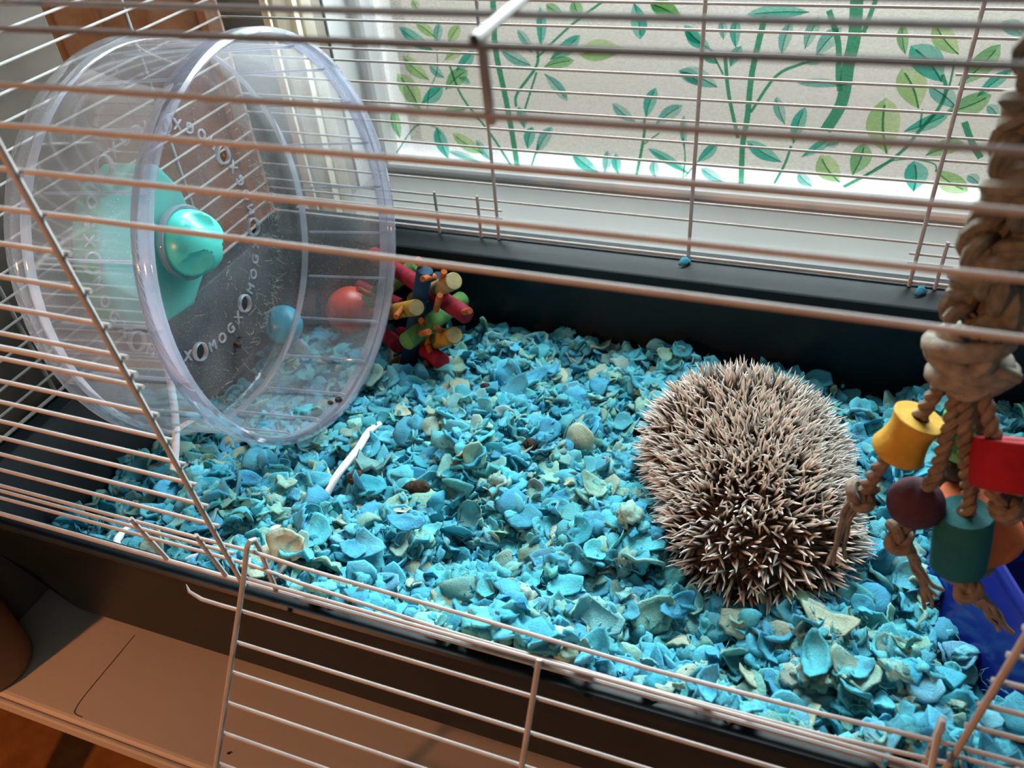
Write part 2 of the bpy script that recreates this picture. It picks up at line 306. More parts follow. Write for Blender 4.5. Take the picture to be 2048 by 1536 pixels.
LEAF= [(-0.187,0.151,-0.144,0.124,0.0169,'T'),(-0.188,0.116,-0.155,0.087,0.0198,'L'),(-0.199,0.094,-0.174,0.046,0.0278,'L'),(-0.137,0.081,-0.171,0.056,0.0176,'T'),(-0.1,0.102,-0.134,0.076,0.0196,'G'),(-0.141,0.044,-0.108,0.052,0.0126,'G'),(-0.213,0.046,-0.211,0.006,0.0157,'G'),(-0.153,0.026,-0.142,-0.018,0.0195,'T'),(-0.132,0.019,-0.09,-0.006,0.0193,'L'),(-0.099,0.012,-0.078,-0.017,0.0128,'P'),(-0.141,-0.007,-0.094,-0.021,0.0104,'P'),(-0.163,0.183,-0.159,0.169,0.0118,'L'),(-0.163,0.156,-0.139,0.14,0.0143,'L'),(-0.13,0.157,-0.138,0.131,0.0119,'P'),(-0.104,0.155,-0.122,0.132,0.0142,'L'),(-0.089,0.126,-0.116,0.101,0.0144,'T'),(-0.105,0.125,-0.13,0.113,0.012,'L'),(-0.152,0.107,-0.133,0.091,0.0123,'P'),(-0.099,0.085,-0.114,0.092,0.0098,'P'),(-0.001,0.178,-0.003,0.133,0.0125,'T'),(-0.031,0.152,-0.014,0.126,0.0115,'P'),(0.046,0.148,0.008,0.119,0.016,'T'),(-0.054,0.129,-0.016,0.111,0.0153,'P'),(0.038,0.119,0.0,0.11,0.0139,'G'),(0.044,0.126,0.096,0.134,0.0248,'L'),(0.006,0.181,0.027,0.169,0.0134,'G'),(0.039,0.186,0.048,0.167,0.0154,'G'),(0.116,0.145,0.108,0.184,0.0185,'T'),(0.126,0.183,0.163,0.168,0.0171,'G'),(0.165,0.162,0.186,0.142,0.0129,'T'),(0.028,0.07,-0.0,0.102,0.0142,'P'),(0.161,0.113,0.189,0.097,0.0155,'P'),(0.136,0.092,0.125,0.056,0.0149,'T'),(0.084,0.071,0.113,0.049,0.014,'P'),(0.168,0.073,0.137,0.048,0.0161,'P'),(-0.036,0.06,-0.03,0.032,0.0135,'T'),(-0.019,0.035,-0.028,0.005,0.0149,'T'),(0.007,0.037,-0.016,-0.001,0.0149,'P'),(0.032,0.004,0.067,-0.021,0.0173,'T'),(0.078,0.011,0.074,-0.02,0.0122,'P'),(0.089,0.008,0.092,-0.02,0.0122,'T'),(0.128,0.018,0.18,-0.011,0.0119,'T'),(0.137,0.003,0.139,-0.02,0.012,'P'),(0.17,0.062,0.173,0.021,0.0092,'P'),(0.126,0.184,0.161,0.167,0.02,'G'),(0.23,0.174,0.293,0.178,0.0153,'T'),(0.166,0.158,0.195,0.137,0.0161,'T'),(0.204,0.168,0.208,0.148,0.0099,'P'),(0.22,0.171,0.222,0.14,0.0118,'T'),(0.276,0.168,0.271,0.134,0.0136,'P'),(0.304,0.174,0.294,0.141,0.0134,'P'),(0.327,0.164,0.306,0.134,0.0172,'P'),(0.162,0.113,0.206,0.096,0.0196,'P'),(0.187,0.131,0.204,0.122,0.0101,'T'),(0.228,0.142,0.218,0.119,0.012,'T'),(0.316,0.135,0.295,0.126,0.0097,'T'),(0.29,0.105,0.342,0.105,0.0099,'P'),(0.271,0.089,0.284,0.058,0.0123,'P'),(0.303,0.079,0.296,0.036,0.0154,'T'),(0.383,0.094,0.396,0.032,0.0347,'L'),(0.392,0.125,0.417,0.084,0.0287,'L'),(0.396,0.148,0.433,0.113,0.0281,'T'),(0.422,0.108,0.453,0.087,0.019,'P'),(0.477,0.152,0.449,0.11,0.0221,'G'),(0.494,0.128,0.469,0.099,0.0129,'T'),(0.482,0.102,0.444,0.081,0.0227,'G'),(0.448,0.081,0.408,0.058,0.0156,'T'),(0.469,0.05,0.435,0.033,0.0177,'G'),(0.327,0.025,0.353,-0.006,0.0251,'L'),(0.371,0.043,0.365,0.004,0.0226,'G'),(0.244,0.036,0.286,0.013,0.017,'T'),(0.338,0.049,0.307,0.021,0.0124,'T'),(0.345,0.041,0.331,0.036,0.0082,'P'),(0.211,0.031,0.189,0.005,0.013,'T'),(0.425,0.026,0.432,-0.01,0.0244,'T'),(0.486,-0.005,0.448,0.017,0.0221,'L'),(0.481,0.014,0.494,0.005,0.0119,'P'),(0.194,-0.002,0.222,-0.018,0.0132,'P'),(0.306,0.001,0.324,-0.014,0.0128,'P'),(0.384,0.169,0.393,0.139,0.0111,'G'),(0.413,0.171,0.442,0.141,0.0201,'L'),(0.481,0.091,0.493,0.08,0.0113,'P'),(0.514,0.029,0.529,0.014,0.0136,'G'),(0.473,0.173,0.494,0.16,0.0142,'P')]
STEM= [([(-0.059,0.184),(-0.061,0.129),(-0.053,0.07),(-0.048,0.025),(-0.044,-0.021)],0.0073),([(-0.125,0.108),(-0.112,0.067),(-0.079,0.023),(-0.053,-0.02)],0.0032),([(-0.007,0.133),(-0.01,0.11),(-0.037,0.076),(-0.04,0.059)],0.0036),([(-0.01,0.103),(-0.028,0.057)],0.0027),([(-0.009,0.12),(0.036,0.159),(0.075,0.186)],0.0027),([(-0.139,0.126),(-0.143,0.098),(-0.158,0.072),(-0.165,0.044)],0.0014),([(-0.221,-0.016),(-0.185,0.024),(-0.159,0.026),(-0.149,0.016)],0.0018),([(0.115,-0.019),(0.123,0.032),(0.123,0.056)],0.0036),([(0.123,0.022),(0.142,0.038)],0.0018),([(-0.024,-0.018),(-0.013,0.012)],0.0023),([(0.337,0.191),(0.341,0.155),(0.34,0.127),(0.34,0.086),(0.328,0.053)],0.0127),([(0.249,0.173),(0.242,0.114),(0.242,0.062),(0.24,0.029),(0.243,-0.019)],0.0064),([(0.312,0.18),(0.326,0.149),(0.332,0.114),(0.336,0.098)],0.0059),([(0.355,0.191),(0.349,0.159)],0.0047),([(0.211,0.132),(0.219,0.088),(0.234,0.038)],0.0042),([(0.195,0.137),(0.211,0.11)],0.0021),([(0.245,0.069),(0.268,0.111),(0.296,0.127)],0.0034),([(0.294,0.033),(0.29,0.011),(0.281,-0.015)],0.003),([(0.44,0.135),(0.441,0.109),(0.438,0.094)],0.0021),([(0.432,0.12),(0.439,0.104),(0.436,0.084),(0.424,0.061),(0.411,0.036),(0.392,0.015),(0.358,-0.012)],0.0038),([(0.422,0.028),(0.445,0.024),(0.45,0.016)],0.0017),([(0.422,0.028),(0.399,0.022),(0.379,0.005)],0.0017),([(0.464,0.072),(0.476,0.051),(0.489,0.034)],0.0064),([(0.421,0.083),(0.423,0.063)],0.0021),([(0.173,-0.018),(0.174,0.01),(0.17,0.033)],0.0017),([(0.175,-0.016),(0.189,0.005)],0.0017)]
ink = {'T': ((.10, .56, .47), (.30, .72, .64)), 'G': ((.27, .58, .30), (.42, .72, .40)), 'L': ((.45, .72, .35), (.66, .85, .50)), 'P': ((.24, .60, .56), (.50, .77, .73))}
m_ink = {k: (print_mat('ink_%s_dark' % n, v[0]), print_mat('ink_%s_light' % n, v[1])) for (k, v), n in zip(ink.items(), ('teal', 'green', 'lime', 'pale'))}
m_vein = print_mat('ink_leaf_vein', (.16, .42, .30)); m_stem = print_mat('ink_stem', (.10, .42, .27))
def leaf_print(x0, z0, x1, z1, w, kind, y):
    d = np.array([x1-x0, z1-z0]); L = np.linalg.norm(d); d /= L; p = np.array([-d[1], d[0]]); n = 9
    s = np.linspace(0, 1, n); wid = .5*w*np.sin(np.pi*s**.85)**.85; bend = .10*w*np.sin(np.pi*s)*(1 if (x0*37) % 1 > .5 else -1)
    mid = np.array([x0, z0]) + s[:, None]*L*d + bend[:, None]*p
    V = []; 
    for e in (mid - wid[:, None]*p, mid, mid + wid[:, None]*p, mid - .035*w*p, mid + .035*w*p): V += [(q[0], y, q[1]) for q in e]
    F1 = [(i, i+1, n+i+1, n+i) for i in range(n-1)]; F2 = [(n+i, n+i+1, 2*n+i+1, 2*n+i) for i in range(n-1)]; F3 = [(3*n+i, 3*n+i+1, 4*n+i+1, 4*n+i) for i in range(1, n-1)]
    V += [(v[0], y-.0004, v[2]) for v in V[3*n:5*n]]
    F3 = [tuple(k+2*n for k in f) for f in F3]
    me = D.meshes.new('leaf_print'); me.from_pydata(V, [], F1+F2+F3)
    for q in (*m_ink[kind], m_vein): me.materials.append(q)
    me.polygons.foreach_set('material_index', [0]*len(F1)+[1]*len(F2)+[2]*len(F3)); me.update()
    return link_mesh('leaf_print', me, film_o)
for i, (x0, z0, x1, z1, w, k) in enumerate(LEAF): leaf_print(x0, z0, x1, z1, w, k, WY-.0012-.00008*(i % 9))
r2 = random.Random(4)
for i in range(46):     # the same print carries on beyond the photograph's frame
    x = r2.uniform(-.20, .86); z = r2.uniform(.24, .44) if x < .52 else r2.uniform(.04, .44); a = r2.uniform(0, 6.28); L = r2.uniform(.035, .06)
    leaf_print(x, z, x+L*math.cos(a), z+L*math.sin(a), r2.uniform(.016, .034), r2.choice('TGLP'), WY-.0012-.00008*(i % 9))
for pts, w in STEM:
    P2 = smooth_path([(p[0], 0, p[1]) for p in pts], 5)[:, [0, 2]]; T = np.gradient(P2, axis=0); T /= np.linalg.norm(T, axis=1)[:, None] + 1e-9; p = np.stack([-T[:, 1], T[:, 0]], 1)
    k = len(P2); V = [(q[0], WY-.0008, q[1]) for q in P2 - p*w/2] + [(q[0], WY-.0008, q[1]) for q in P2 + p*w/2]
    b = MB(); b.add(V, [(i, i+1, k+i+1, k+i) for i in range(k-1)]); part('stem_print', b, m_stem, film_o)

# curtains left of the window
def curtain(x0, x1, y, z0, z1, folds, amp, seed):
    q = random.Random(seed); n = folds*10+1; ph = [q.uniform(-.5, .5) for _ in range(folds+1)]; V = []; F = []; rows = 7
    for j in range(rows):
        z = z0+(z1-z0)*j/(rows-1)
        for i in range(n):
            s = i/(n-1); k = s*folds; x = x0+(x1-x0)*s + .006*math.sin(2*math.pi*k*2+ph[int(k)])
            V.append((x, y + amp*math.sin(2*math.pi*k + ph[min(int(k), folds)]*.6) + .003*math.sin(j*1.3+i*.4), z))
    for j in range(rows-1):
        for i in range(n-1): F.append((j*n+i, j*n+i+1, (j+1)*n+i+1, (j+1)*n+i))
    return MB().add(V, F)
solo('linen_curtain', curtain(-.74, -.31, .535, -.9, 1.5, 6, .016, 3), m_linen, 'brown linen curtain hanging in folds behind the left cage wall', 'curtain')
m = D.materials.new('sheer_cream_fabric'); m.use_nodes = True; t = m.node_tree; pb = t.nodes['Principled BSDF']; pb.inputs['Base Color'].default_value = (.72, .66, .54, 1); pb.inputs['Roughness'].default_value = .95
tl = N(t, 'ShaderNodeBsdfTranslucent'); tl.inputs[0].default_value = (.80, .74, .62, 1); ms = N(t, 'ShaderNodeMixShader'); ms.inputs[0].default_value = .6
wv = N(t, 'ShaderNodeTexWave'); wv.inputs['Scale'].default_value = 420; wv.bands_direction = 'Z'; bp = N(t, 'ShaderNodeBump'); bp.inputs['Strength'].default_value = .4; bp.inputs['Distance'].default_value = .0006
tc = N(t, 'ShaderNodeTexCoord'); t.links.new(tc.outputs['Object'], wv.inputs['Vector']); t.links.new(wv.outputs[0], bp.inputs['Height']); t.links.new(bp.outputs[0], pb.inputs['Normal'])
t.links.new(pb.outputs[0], ms.inputs[1]); t.links.new(tl.outputs[0], ms.inputs[2]); t.links.new(ms.outputs[0], t.nodes['Material Output'].inputs[0])
solo('sheer_curtain', curtain(-.272, -.207, .545, -.032, 1.5, 2, .008, 5), m, 'narrow cream sheer curtain hanging at the left edge of the white window frame', 'curtain')

# ---------------------------------------------------------------- desk, board and jar
DZ = -.165
b = MB()
b.box(-.80, 1.35, -.064, .515, DZ-.020, DZ)
def bevel_obj(o, w, s=2):
    md = o.modifiers.new('edge', 'BEVEL'); md.width = w; md.segments = s; md.limit_method = 'ANGLE'
desk = thing('white_desk', 'white topped desk carrying the cage, its front edge lit orange', 'desk', (0, 0, DZ))
o = part('desk_top', b, m_desk, desk, smooth=False); bevel_obj(o, .0045, 3)
b = MB(); b.box(-.80, 1.35, -.0685, -.0642, DZ-.0185, DZ-.0035); o = part('edge_strip', b, m_desk, desk, smooth=False); bevel_obj(o, .0015)
b = MB(); b.box(-.05, 1.30, -.058, .50, DZ-.11, DZ-.0205); part('desk_apron', b, m_desk, desk, smooth=False)
for x in (-.72, 1.27):
    for y in (-.03, .47):
        b = MB(); b.box(x-.025, x+.025, y-.025, y+.025, -.9495, DZ-.0205); part('leg', b, m_desk, desk, smooth=False)
b = MB(); b.box(-.300, -.284, -.015, .283, DZ+.0005, .50)
o = solo('upright_board', b, m_panel, 'tall brown board standing on the desk against the left end of the cage', 'board', smooth=False); bevel_obj(o, .001)
jar = thing('round_jar', 'round brown jar standing on the desk left of the black tray', 'jar', (-.268, -.045, DZ))
b = MB(); b.lathe([(0, .0005), (.026, .0005), (.0315, .003), (.033, .008), (.033, .085), (.031, .094), (.027, .100), (0, .100)], (-.268, -.045, DZ), n=40); part('body', b, m_jar, jar)
b = MB(); b.lathe([(0, .1005), (.029, .1005), (.030, .103), (.030, .112), (.027, .116), (0, .117)], (-.268, -.045, DZ), n=40); part('lid', b, m_jar, jar)
P = smooth_path([(-.1694, .0186, DZ+.0004), (-.1700, -.012, DZ+.0005), (-.1706, -.042, DZ+.0004), (-.169, -.0554, DZ+.0004), (-.1655, -.0585, DZ+.0004), (-.158, -.0590, DZ+.0004)], 6)
solo('stray_hair', MB().tube(P, .00028, 5), m_hair, 'thin brown J shaped hair lying on the desk below the tray', 'hair')
b = MB(); b.ball((-.0235, -.0470, DZ+.0008), (.0016, .0010, .0008), 8, 6); solo('crumb', b, m_drop, 'single dark crumb on the desk behind the hanging wire door', 'crumb')

# ---------------------------------------------------------------- the black tray
def rrect(x0, x1, y0, y1, z, r, n=6):
    out = []
    for cx, cy, a0 in ((x1-r, y1-r, 0), (x0+r, y1-r, 90), (x0+r, y0+r, 180), (x1-r, y0+r, 270)):
        for i in range(n+1):
            a = math.radians(a0+90*i/n); out.append((cx+r*math.cos(a), cy+r*math.sin(a), z))
    return out
TX1 = .728
loops = [rrect(-.222, TX1-.053, .0145, .472, -.140, .012), rrect(-.225, TX1-.050, .0130, .474, -.137, .012), rrect(-.2795, TX1+.005, -.0065, .498, -.016, .016), rrect(-.2815, TX1+.007, -.0082, .500, -.010, .016),
         rrect(-.2825, TX1+.008, -.0092, .501, -.0030, .016), rrect(-.2805, TX1+.006, -.0075, .499, -.0012, .016), rrect(-.2785, TX1+.004, -.0055, .497, -.0022, .016), rrect(-.260, TX1-.014, .0045, .450, -.0035, .014),
         rrect(-.2575, TX1-.017, .0068, .447, -.0055, .013), rrect(-.203, TX1-.071, .0270, .437, -.1355, .012)]
n = len(loops[0]); V = np.array(sum(loops, [])); F = []
for i in range(len(loops)-1):
    for q in range(n): F.append((i*n+q, i*n+(q+1) % n, (i+1)*n+(q+1) % n, (i+1)*n+q))
F.append(tuple(range(n))[::-1]); k = (len(loops)-1)*n; F.append(tuple(k+q for q in range(n)))
tray = thing('cage_tray', 'deep black plastic cage tray holding the blue bedding on the desk', 'tray', (.22, .24, DZ))
part('tray_shell', MB().add(V, F), m_tray, tray)
for x in (-.19, .64):
    for y in (.045, .42):
        b = MB(); b.lathe([(0, 0.0003), (.007, .0003), (.010, .004), (.0125, .015), (.013, .0255), (0, .0255)], (x+.035 if x < 0 else x, y, DZ), n=20); part('foot', b, m_tray, tray)

# ---------------------------------------------------------------- the wire cage
LX, RX, BY, RZ = -.2745, .728, .484, .3655; K = .07; HR, UR = .00128, .00175
cage = thing('wire_cage', 'white wire cage top with its front door hanging open', 'cage', (.22, .24, 0))
def fy(z): return -K*z
def wire(name, pts, r, parent=None, label=None):
    return part(name, MB().tube(pts, r, 8), m_wire, parent or cage, label)
# front wall: full length wires, shorter wires each side of the door opening, posts
for z in (.2850, .3058, .3268, .3440, RZ): wire('horizontal_wire', [(LX, fy(z), z), (RX, fy(z), z)], HR)
for z in (.0352, .0637, .0833, .1030, .1210, .1410, .1610, .1815, .1905, .2022, .2226, .2434, .2645):
    wire('horizontal_wire', [(LX, fy(z), z), (.0185, fy(z), z)], HR if z != .1905 else .0017)
for z in (.0277, .0373, .0592, .0800, .1016, .1229, .1440, .1650, .1850, .2060, .2260, .2460, .2645): wire('horizontal_wire', [(.4365, fy(z), z), (RX, fy(z), z)], HR)
wire('horizontal_wire', [(LX, -.003, .0424), (.0, -.003, .0430), (.0343, -.0031, .0441), (.0693, -.0028, .0401), (.1864, -.0025, .0361), (.2886, -.0022, .0317), (.3781, -.0023, .0334), (.4273, -.0026, .0368), (.4385, -.0026, .0373)], HR)
wire('horizontal_wire', [(LX, -.0018, .0245), (-.0118, -.0019, .0268), (.0293, -.0019, .0266), (.0632, -.0015, .0208), (.1661, -.0012, .0120), (.2890, -.0010, .0095), (.3812, -.0011, .0121), (.4294, -.0012, .0172), (.4385, -.0012, .0185)], HR)
bz = .0012
P = np.array([(LX, 0, bz), (RX, 0, bz), (RX, BY, bz), (LX, BY, bz)])
wire('base_wire', [(LX, 0, bz), (RX, 0, bz)], UR); wire('base_wire', [(LX, BY, bz), (RX, BY, bz)], UR)
wire('base_wire', [(LX, 0, bz), (LX, BY, bz)], UR); wire('base_wire', [(RX, 0, bz), (RX, BY, bz)], UR)
q = .0028
for x in (LX, .0152, .4380, RX): wire('upright_wire', [(x, fy(0)-(q if LX < x < RX else 0), 0), (x, fy(RZ)-(q if LX < x < RX else 0), RZ)], UR)
for x in (.2328,):
    wire('upright_wire', smooth_path([(x, fy(.340)+.0028, .3405), (x, fy(.352)+.0028, .352), (x, fy(.36)+.003, .3615), (x, fy(.366)+.007, .3675), (x, .02, .3680), (x, BY, .3680)], 4), UR, label='wire bent from the front wall onto the roof')
wire('upright_stub', [(-.0503, .0005, .0014), (-.0581, -.0045, .0470)], UR, label='short wire end standing on the base wire')
wire('upright_stub', [(-.0014, .0005, .0013), (-.0050, -.0048, .0480)], UR, label='short wire end standing on the base wire')
wire('upright_stub', [(.4640, .0005, .0013), (.4660, -.0036, .0330)], UR, label='short wire end standing on the base wire')
# back wall
BZ = (.0418, .0608, .0798, .1005, .1210, .1412, .1612, .1820, .2020, .2208, .2420, .2630, .2840, .3050, .3260, .3450, RZ)
for z in BZ: wire('horizontal_wire', [(LX, BY, z), (RX, BY, z)], HR)
for z in (.0308, .0218, .1935): wire('horizontal_wire', [(LX, BY+.0002, z), (.0195 if z < .1 else .0165, BY+.0002, z)], HR)
for z in (.0305, .0210, .1925): wire('horizontal_wire', [(.4190, BY+.0002, z), (RX, BY+.0002, z)], HR)
for x in (LX, .0145, .2195, .4255, RX): wire('upright_wire', [(x, BY-.0028, -.0018), (x, BY-.0028, RZ)], .00185)
for x in (-.0563, -.0064, .4475): wire('upright_stub', [(x, BY-.0030, -.0020), (x, BY-.0026, .047)], .00165, label='short wire end standing in the tray ledge')
# end walls
EZ = (.0188, .0380, .0590, .0797, .1000, .1200, .1405, .1610, .1812, .2015, .2213, .2407, .2600, .2810, .3020, .3230, .3440, RZ)
for x, qq in ((LX, .0028), (RX, -.0028)):
    for z in EZ: wire('horizontal_wire', [(x, fy(z), z), (x, BY, z)], HR)
    for y in (.1300, .3620): wire('upright_wire', [(x-qq, y, .0005), (x-qq, y, RZ)], .00185)
# roof
for y in [.0062 + .0262*i for i in range(18)]: wire('roof_wire', [(LX, y, RZ), (RX, y, RZ)], HR)
for x in (.0152, .4380): wire('roof_wire', [(x, fy(RZ), RZ+.0028), (x, BY, RZ+.0028)], UR)
# the door, folded down and out over the front edge of the tray
door = D.objects.new('door', None); COL.objects.link(door); door.parent = cage; door['label'] = 'open wire door hanging out over the tray edge'
da = math.radians(38.75); dd = Vector((0, -math.sin(da), -math.cos(da))); dn = Vector((0, -math.cos(da), math.sin(da)))
H0 = Vector((0, -.003, .0505))
def dp(x, s, off=0): return tuple(H0 + dd*s + dn*off + Vector((x, 0, 0)))
for x in (.0358, .4272):      # side posts end in a loop round the front wire
    wire('door_post', [dp(x, .252, .0014), dp(x, .02, .0014), dp(x, .003, .0024), (x+.0004, -.0062, .0515), (x+.0010, -.0030, .0540), (x+.0016, .0004, .0520), (x+.0022, .0010, .0440), (x+.0028, .0004, .0200), (x+.0034, .0, .0020)], UR, door)
wire('door_post', [dp(.2300, .0205, .0014), dp(.2300, .252, .0014)], UR, door)
for i, s in enumerate((.0215, .0422, .0625, .0818, .1016, .1212, .1412, .1612, .1812, .2012, .2212, .2420)):
    if i == 1: wire('latch_wire', [dp(-.0080, .0360, -.0015), dp(-.0045, .0400, -.001), dp(.006, .0424, -.0008), dp(.022, .0426, -.0008), dp(.0355, .0424, -.0008), dp(.4300, .0424, -.0008)], [.0002, .0010, .0013, .0013, .0013, .0013], door, 'door wire running out into a pointed latch hook')
    else: wire('door_wire', [dp(.0335, s, -.0008), dp(.4295, s, -.0008)], HR, door)
# ---------------------------------------------------------------- the exercise wheel
WC = np.array([-.0668, .2501, .1093]); WA = np.array([.99572, .03018, .08743]); WU = np.array([-.0303, .9995, 0.]); WV = np.array([-.0874, -.0026, .9962])
def wp(off, r, deg):
    t = math.radians(deg); return WC + WA*off + r*(math.cos(t)*WU + math.sin(t)*WV)
def ring(mb, prof, n=88):
    th = np.arange(n)*2*np.pi/n; V = []; F = []
    for (r, o) in prof: V.append(WC + WA*o + r*(np.cos(th)[:, None]*WU + np.sin(th)[:, None]*WV))
    for i in range(len(prof)-1):
        for q in range(n): F.append((i*n+q, i*n+(q+1) % n, (i+1)*n+(q+1) % n, (i+1)*n+q))
    return mb.add(np.concatenate(V), F)
wheel = thing('exercise_wheel', 'large clear plastic exercise wheel with mint hub on a white tube stand', 'exercise wheel', tuple(WC))
HR0, HN = .1005, 8
b = MB(); ring(b, [(.1625, -.006), (.1630, -.030), (.1645, -.075), (.1660, -.104)]); part('drum', b, m_clear, wheel)
b = MB(); ring(b, [(.1625, -.0070), (.1612, -.0040), (.1618, -.0005), (.1640, .0012), (.1672, .0006), (.1686, -.0025), (.1688, -.0120), (.1672, -.0150), (.1636, -.0160), (.1627, -.0120), (.1625, -.0070)]); part('front_rim', b, m_clear_rim, wheel, 'thick clear rolled rim round the open side')
b = MB(); ring(b, [(.1660, -.1040), (.1676, -.1060), (.1688, -.1090), (.1690, -.1110), (.1660, -.1116), (.1655, -.1085), (.1660, -.1040)]); part('seam_ring', b, m_letter, wheel)
b = MB(); ring(b, [(.1690, -.1110), (.1714, -.1150), (.1716, -.1230), (.1690, -.1265), (.1640, -.1270), (.1560, -.1262)]); part('back_rim', b, m_clear, wheel)
b = MB(); ring(b, [(.1560, -.1262), (.1480, -.1235), (.1400, -.1228)]); part('back_step', b, m_clear, wheel)
# back disc with eight round holes
b = MB(); ro, ri, hr = .1400, .028, .0078
for k in range(HN):
    a0 = 25 - 45*k; n = 32; cc = np.array([HR0*math.cos(math.radians(a0)), HR0*math.sin(math.radians(a0))]); V = []; 
    for j in range(n):
        t = 2*np.pi*j/n; dv = np.array([math.cos(t), math.sin(t)]); e1 = np.array([math.cos(math.radians(a0)), math.sin(math.radians(a0))]); e2 = np.array([-e1[1], e1[0]])
        s = max(abs(dv[0]), abs(dv[1])); x, y = dv/s          # square -> sector
        r = (ro+ri)/2 + (ro-ri)/2*x; ang = a0 + 22.5*y
        V.append(WC + WA*(-.1228) + r*(math.cos(math.radians(ang))*WU + math.sin(math.radians(ang))*WV))
        h = cc + hr*(dv[0]*e1 + dv[1]*e2); V.append(WC + WA*(-.1228) + h[0]*WU + h[1]*WV)
    b.add(V, [(2*j, 2*((j+1) % n), 2*((j+1) % n)+1, 2*j+1) for j in range(n)])
part('back_disc', b, m_clear_disc, wheel)
for k in range(HN):
    c = wp(-.1228, HR0, 25-45*k); b = MB(); b.lathe([(hr, -.002), (hr+.0012, -.001), (hr+.0012, .0022), (hr, .0032), (hr-.0004, .001), (hr, -.002)], c, WA, n=24); part('hole_rim', b, m_letter, wheel)
# raised running ribs inside the drum
for k in range(22):
    d = -24.8 + 16.36*k; P = [wp(-.100, .1618, d), wp(-.097, .1608, d), wp(-.05, .1605, d), wp(-.011, .1600, d), wp(-.007, .1612, d)]
    part('rib', MB().tube(P, [.0004, .0011, .0012, .0012, .0005], 6), m_clear_rib, wheel)
# raised lettering round the back disc
glyph = {}
for ch in 'MOGX':
    cu = D.curves.new('letter', 'FONT'); cu.body = ch; cu.size = .0135; cu.extrude = .0006; cu.bevel_depth = .0002; cu.bevel_resolution = 1; cu.align_x = 'CENTER'; cu.align_y = 'CENTER'; cu.resolution_u = 4
    o = D.objects.new('letter', cu); COL.objects.link(o); dg = bpy.context.evaluated_depsgraph_get(); me = D.meshes.new_from_object(o.evaluated_get(dg)); me.name = 'letter'
    D.objects.remove(o); D.curves.remove(cu); me.materials.clear(); me.materials.append(m_letter); glyph[ch] = me
for k in range(HN):
    for j, ch in enumerate('MOGX'):
        ang = (25-45*k) + 9.6 + 8.6*j; t = math.radians(ang); up = -(math.cos(t)*WU + math.sin(t)*WV); xx = np.cross(up, WA)
        pos = wp(-.1220, HR0+.001, ang) - WC
        o = link_mesh('letter', glyph[ch], wheel)
        o.matrix_local = Matrix(((xx[0], up[0], WA[0], pos[0]), (xx[1], up[1], WA[1], pos[1]), (xx[2], up[2], WA[2], pos[2]), (0, 0, 0, 1)))
# hub: clear collar and mint dome with a scooped finger grip
b = MB(); ring(b, [(.0300, -.1225), (.0328, -.1212), (.0333, -.1165), (.0322, -.1145), (.0306, -.1150), (.0298, -.1185)], 48); part('hub_collar', b, m_clear_rib, wheel)
n1, n2 = 48, 20; V = []; F = []
for i in range(n1*0+n2+1):
    p = (np.pi/2)*i/n2
    for q in range(n1):
        t = 2*np.pi*q/n1; r = .0292*math.sin(p)**.85 if i else 0; h = .031*math.cos(p)**.85 if i < n2 else 0
        x, y = r*math.cos(t), r*math.sin(t)
        for s in (0, 120, 240):           # three scoops round the dome
            sx, sy = .021*math.cos(math.radians(s+205)), .021*math.sin(math.radians(s+205)); dd2 = ((x-sx)**2+(y-sy)**2)/.0105**2
            if dd2 < 1 and i < n2: h -= .0125*(1-dd2)**.5*(h/.030)**.5
        V.append(WC + WA*(-.1165 + h) + x*WU + y*WV)
for i in range(n2):
    for q in range(n1): F.append((i*n1+q, (i+1)*n1+q, (i+1)*n1+(q+1) % n1, i*n1+(q+1) % n1))
part('hub_cap', MB().add(V, F), m_mint, wheel, 'mint hub cap with scooped sides', weld=True)
# mint bearing housing behind the disc
poly = smooth_path([(-.0095, .079), (-.040, .074), (-.061, .058), (-.080, .030), (-.090, .000), (-.083, -.034), (-.050, -.056), (-.006, -.062), (.030, -.040), (.047, .000), (.046, .040), (.026, .066), (-.0095, .079)], 4)[:-1] if False else None
pp = np.array([(-.0095, .079), (-.040, .074), (-.061, .058), (-.080, .030), (-.090, .000), (-.083, -.034), (-.050, -.056), (-.006, -.062), (.026, -.042), (.036, .000), (.036, .036), (.022, .064)])
b = MB(); k = len(pp); V = []; cen = pp.mean(0)
for (o, s) in ((-.132, .94), (-.135, 1.0), (-.158, 1.0), (-.163, .93)):
    for q in cen + (pp-cen)*s: V.append(WC + WA*o + q[0]*WU + q[1]*WV)
F = [(i*k+q, i*k+(q+1) % k, (i+1)*k+(q+1) % k, (i+1)*k+q) for i in range(3) for q in range(k)] + [tuple(range(k))[::-1], tuple(3*k+q for q in range(k))]
o = part('bearing_housing', b.add(V, F), m_mint, wheel, 'mint bearing housing behind the disc', smooth=False); bevel_obj(o, .004, 3)

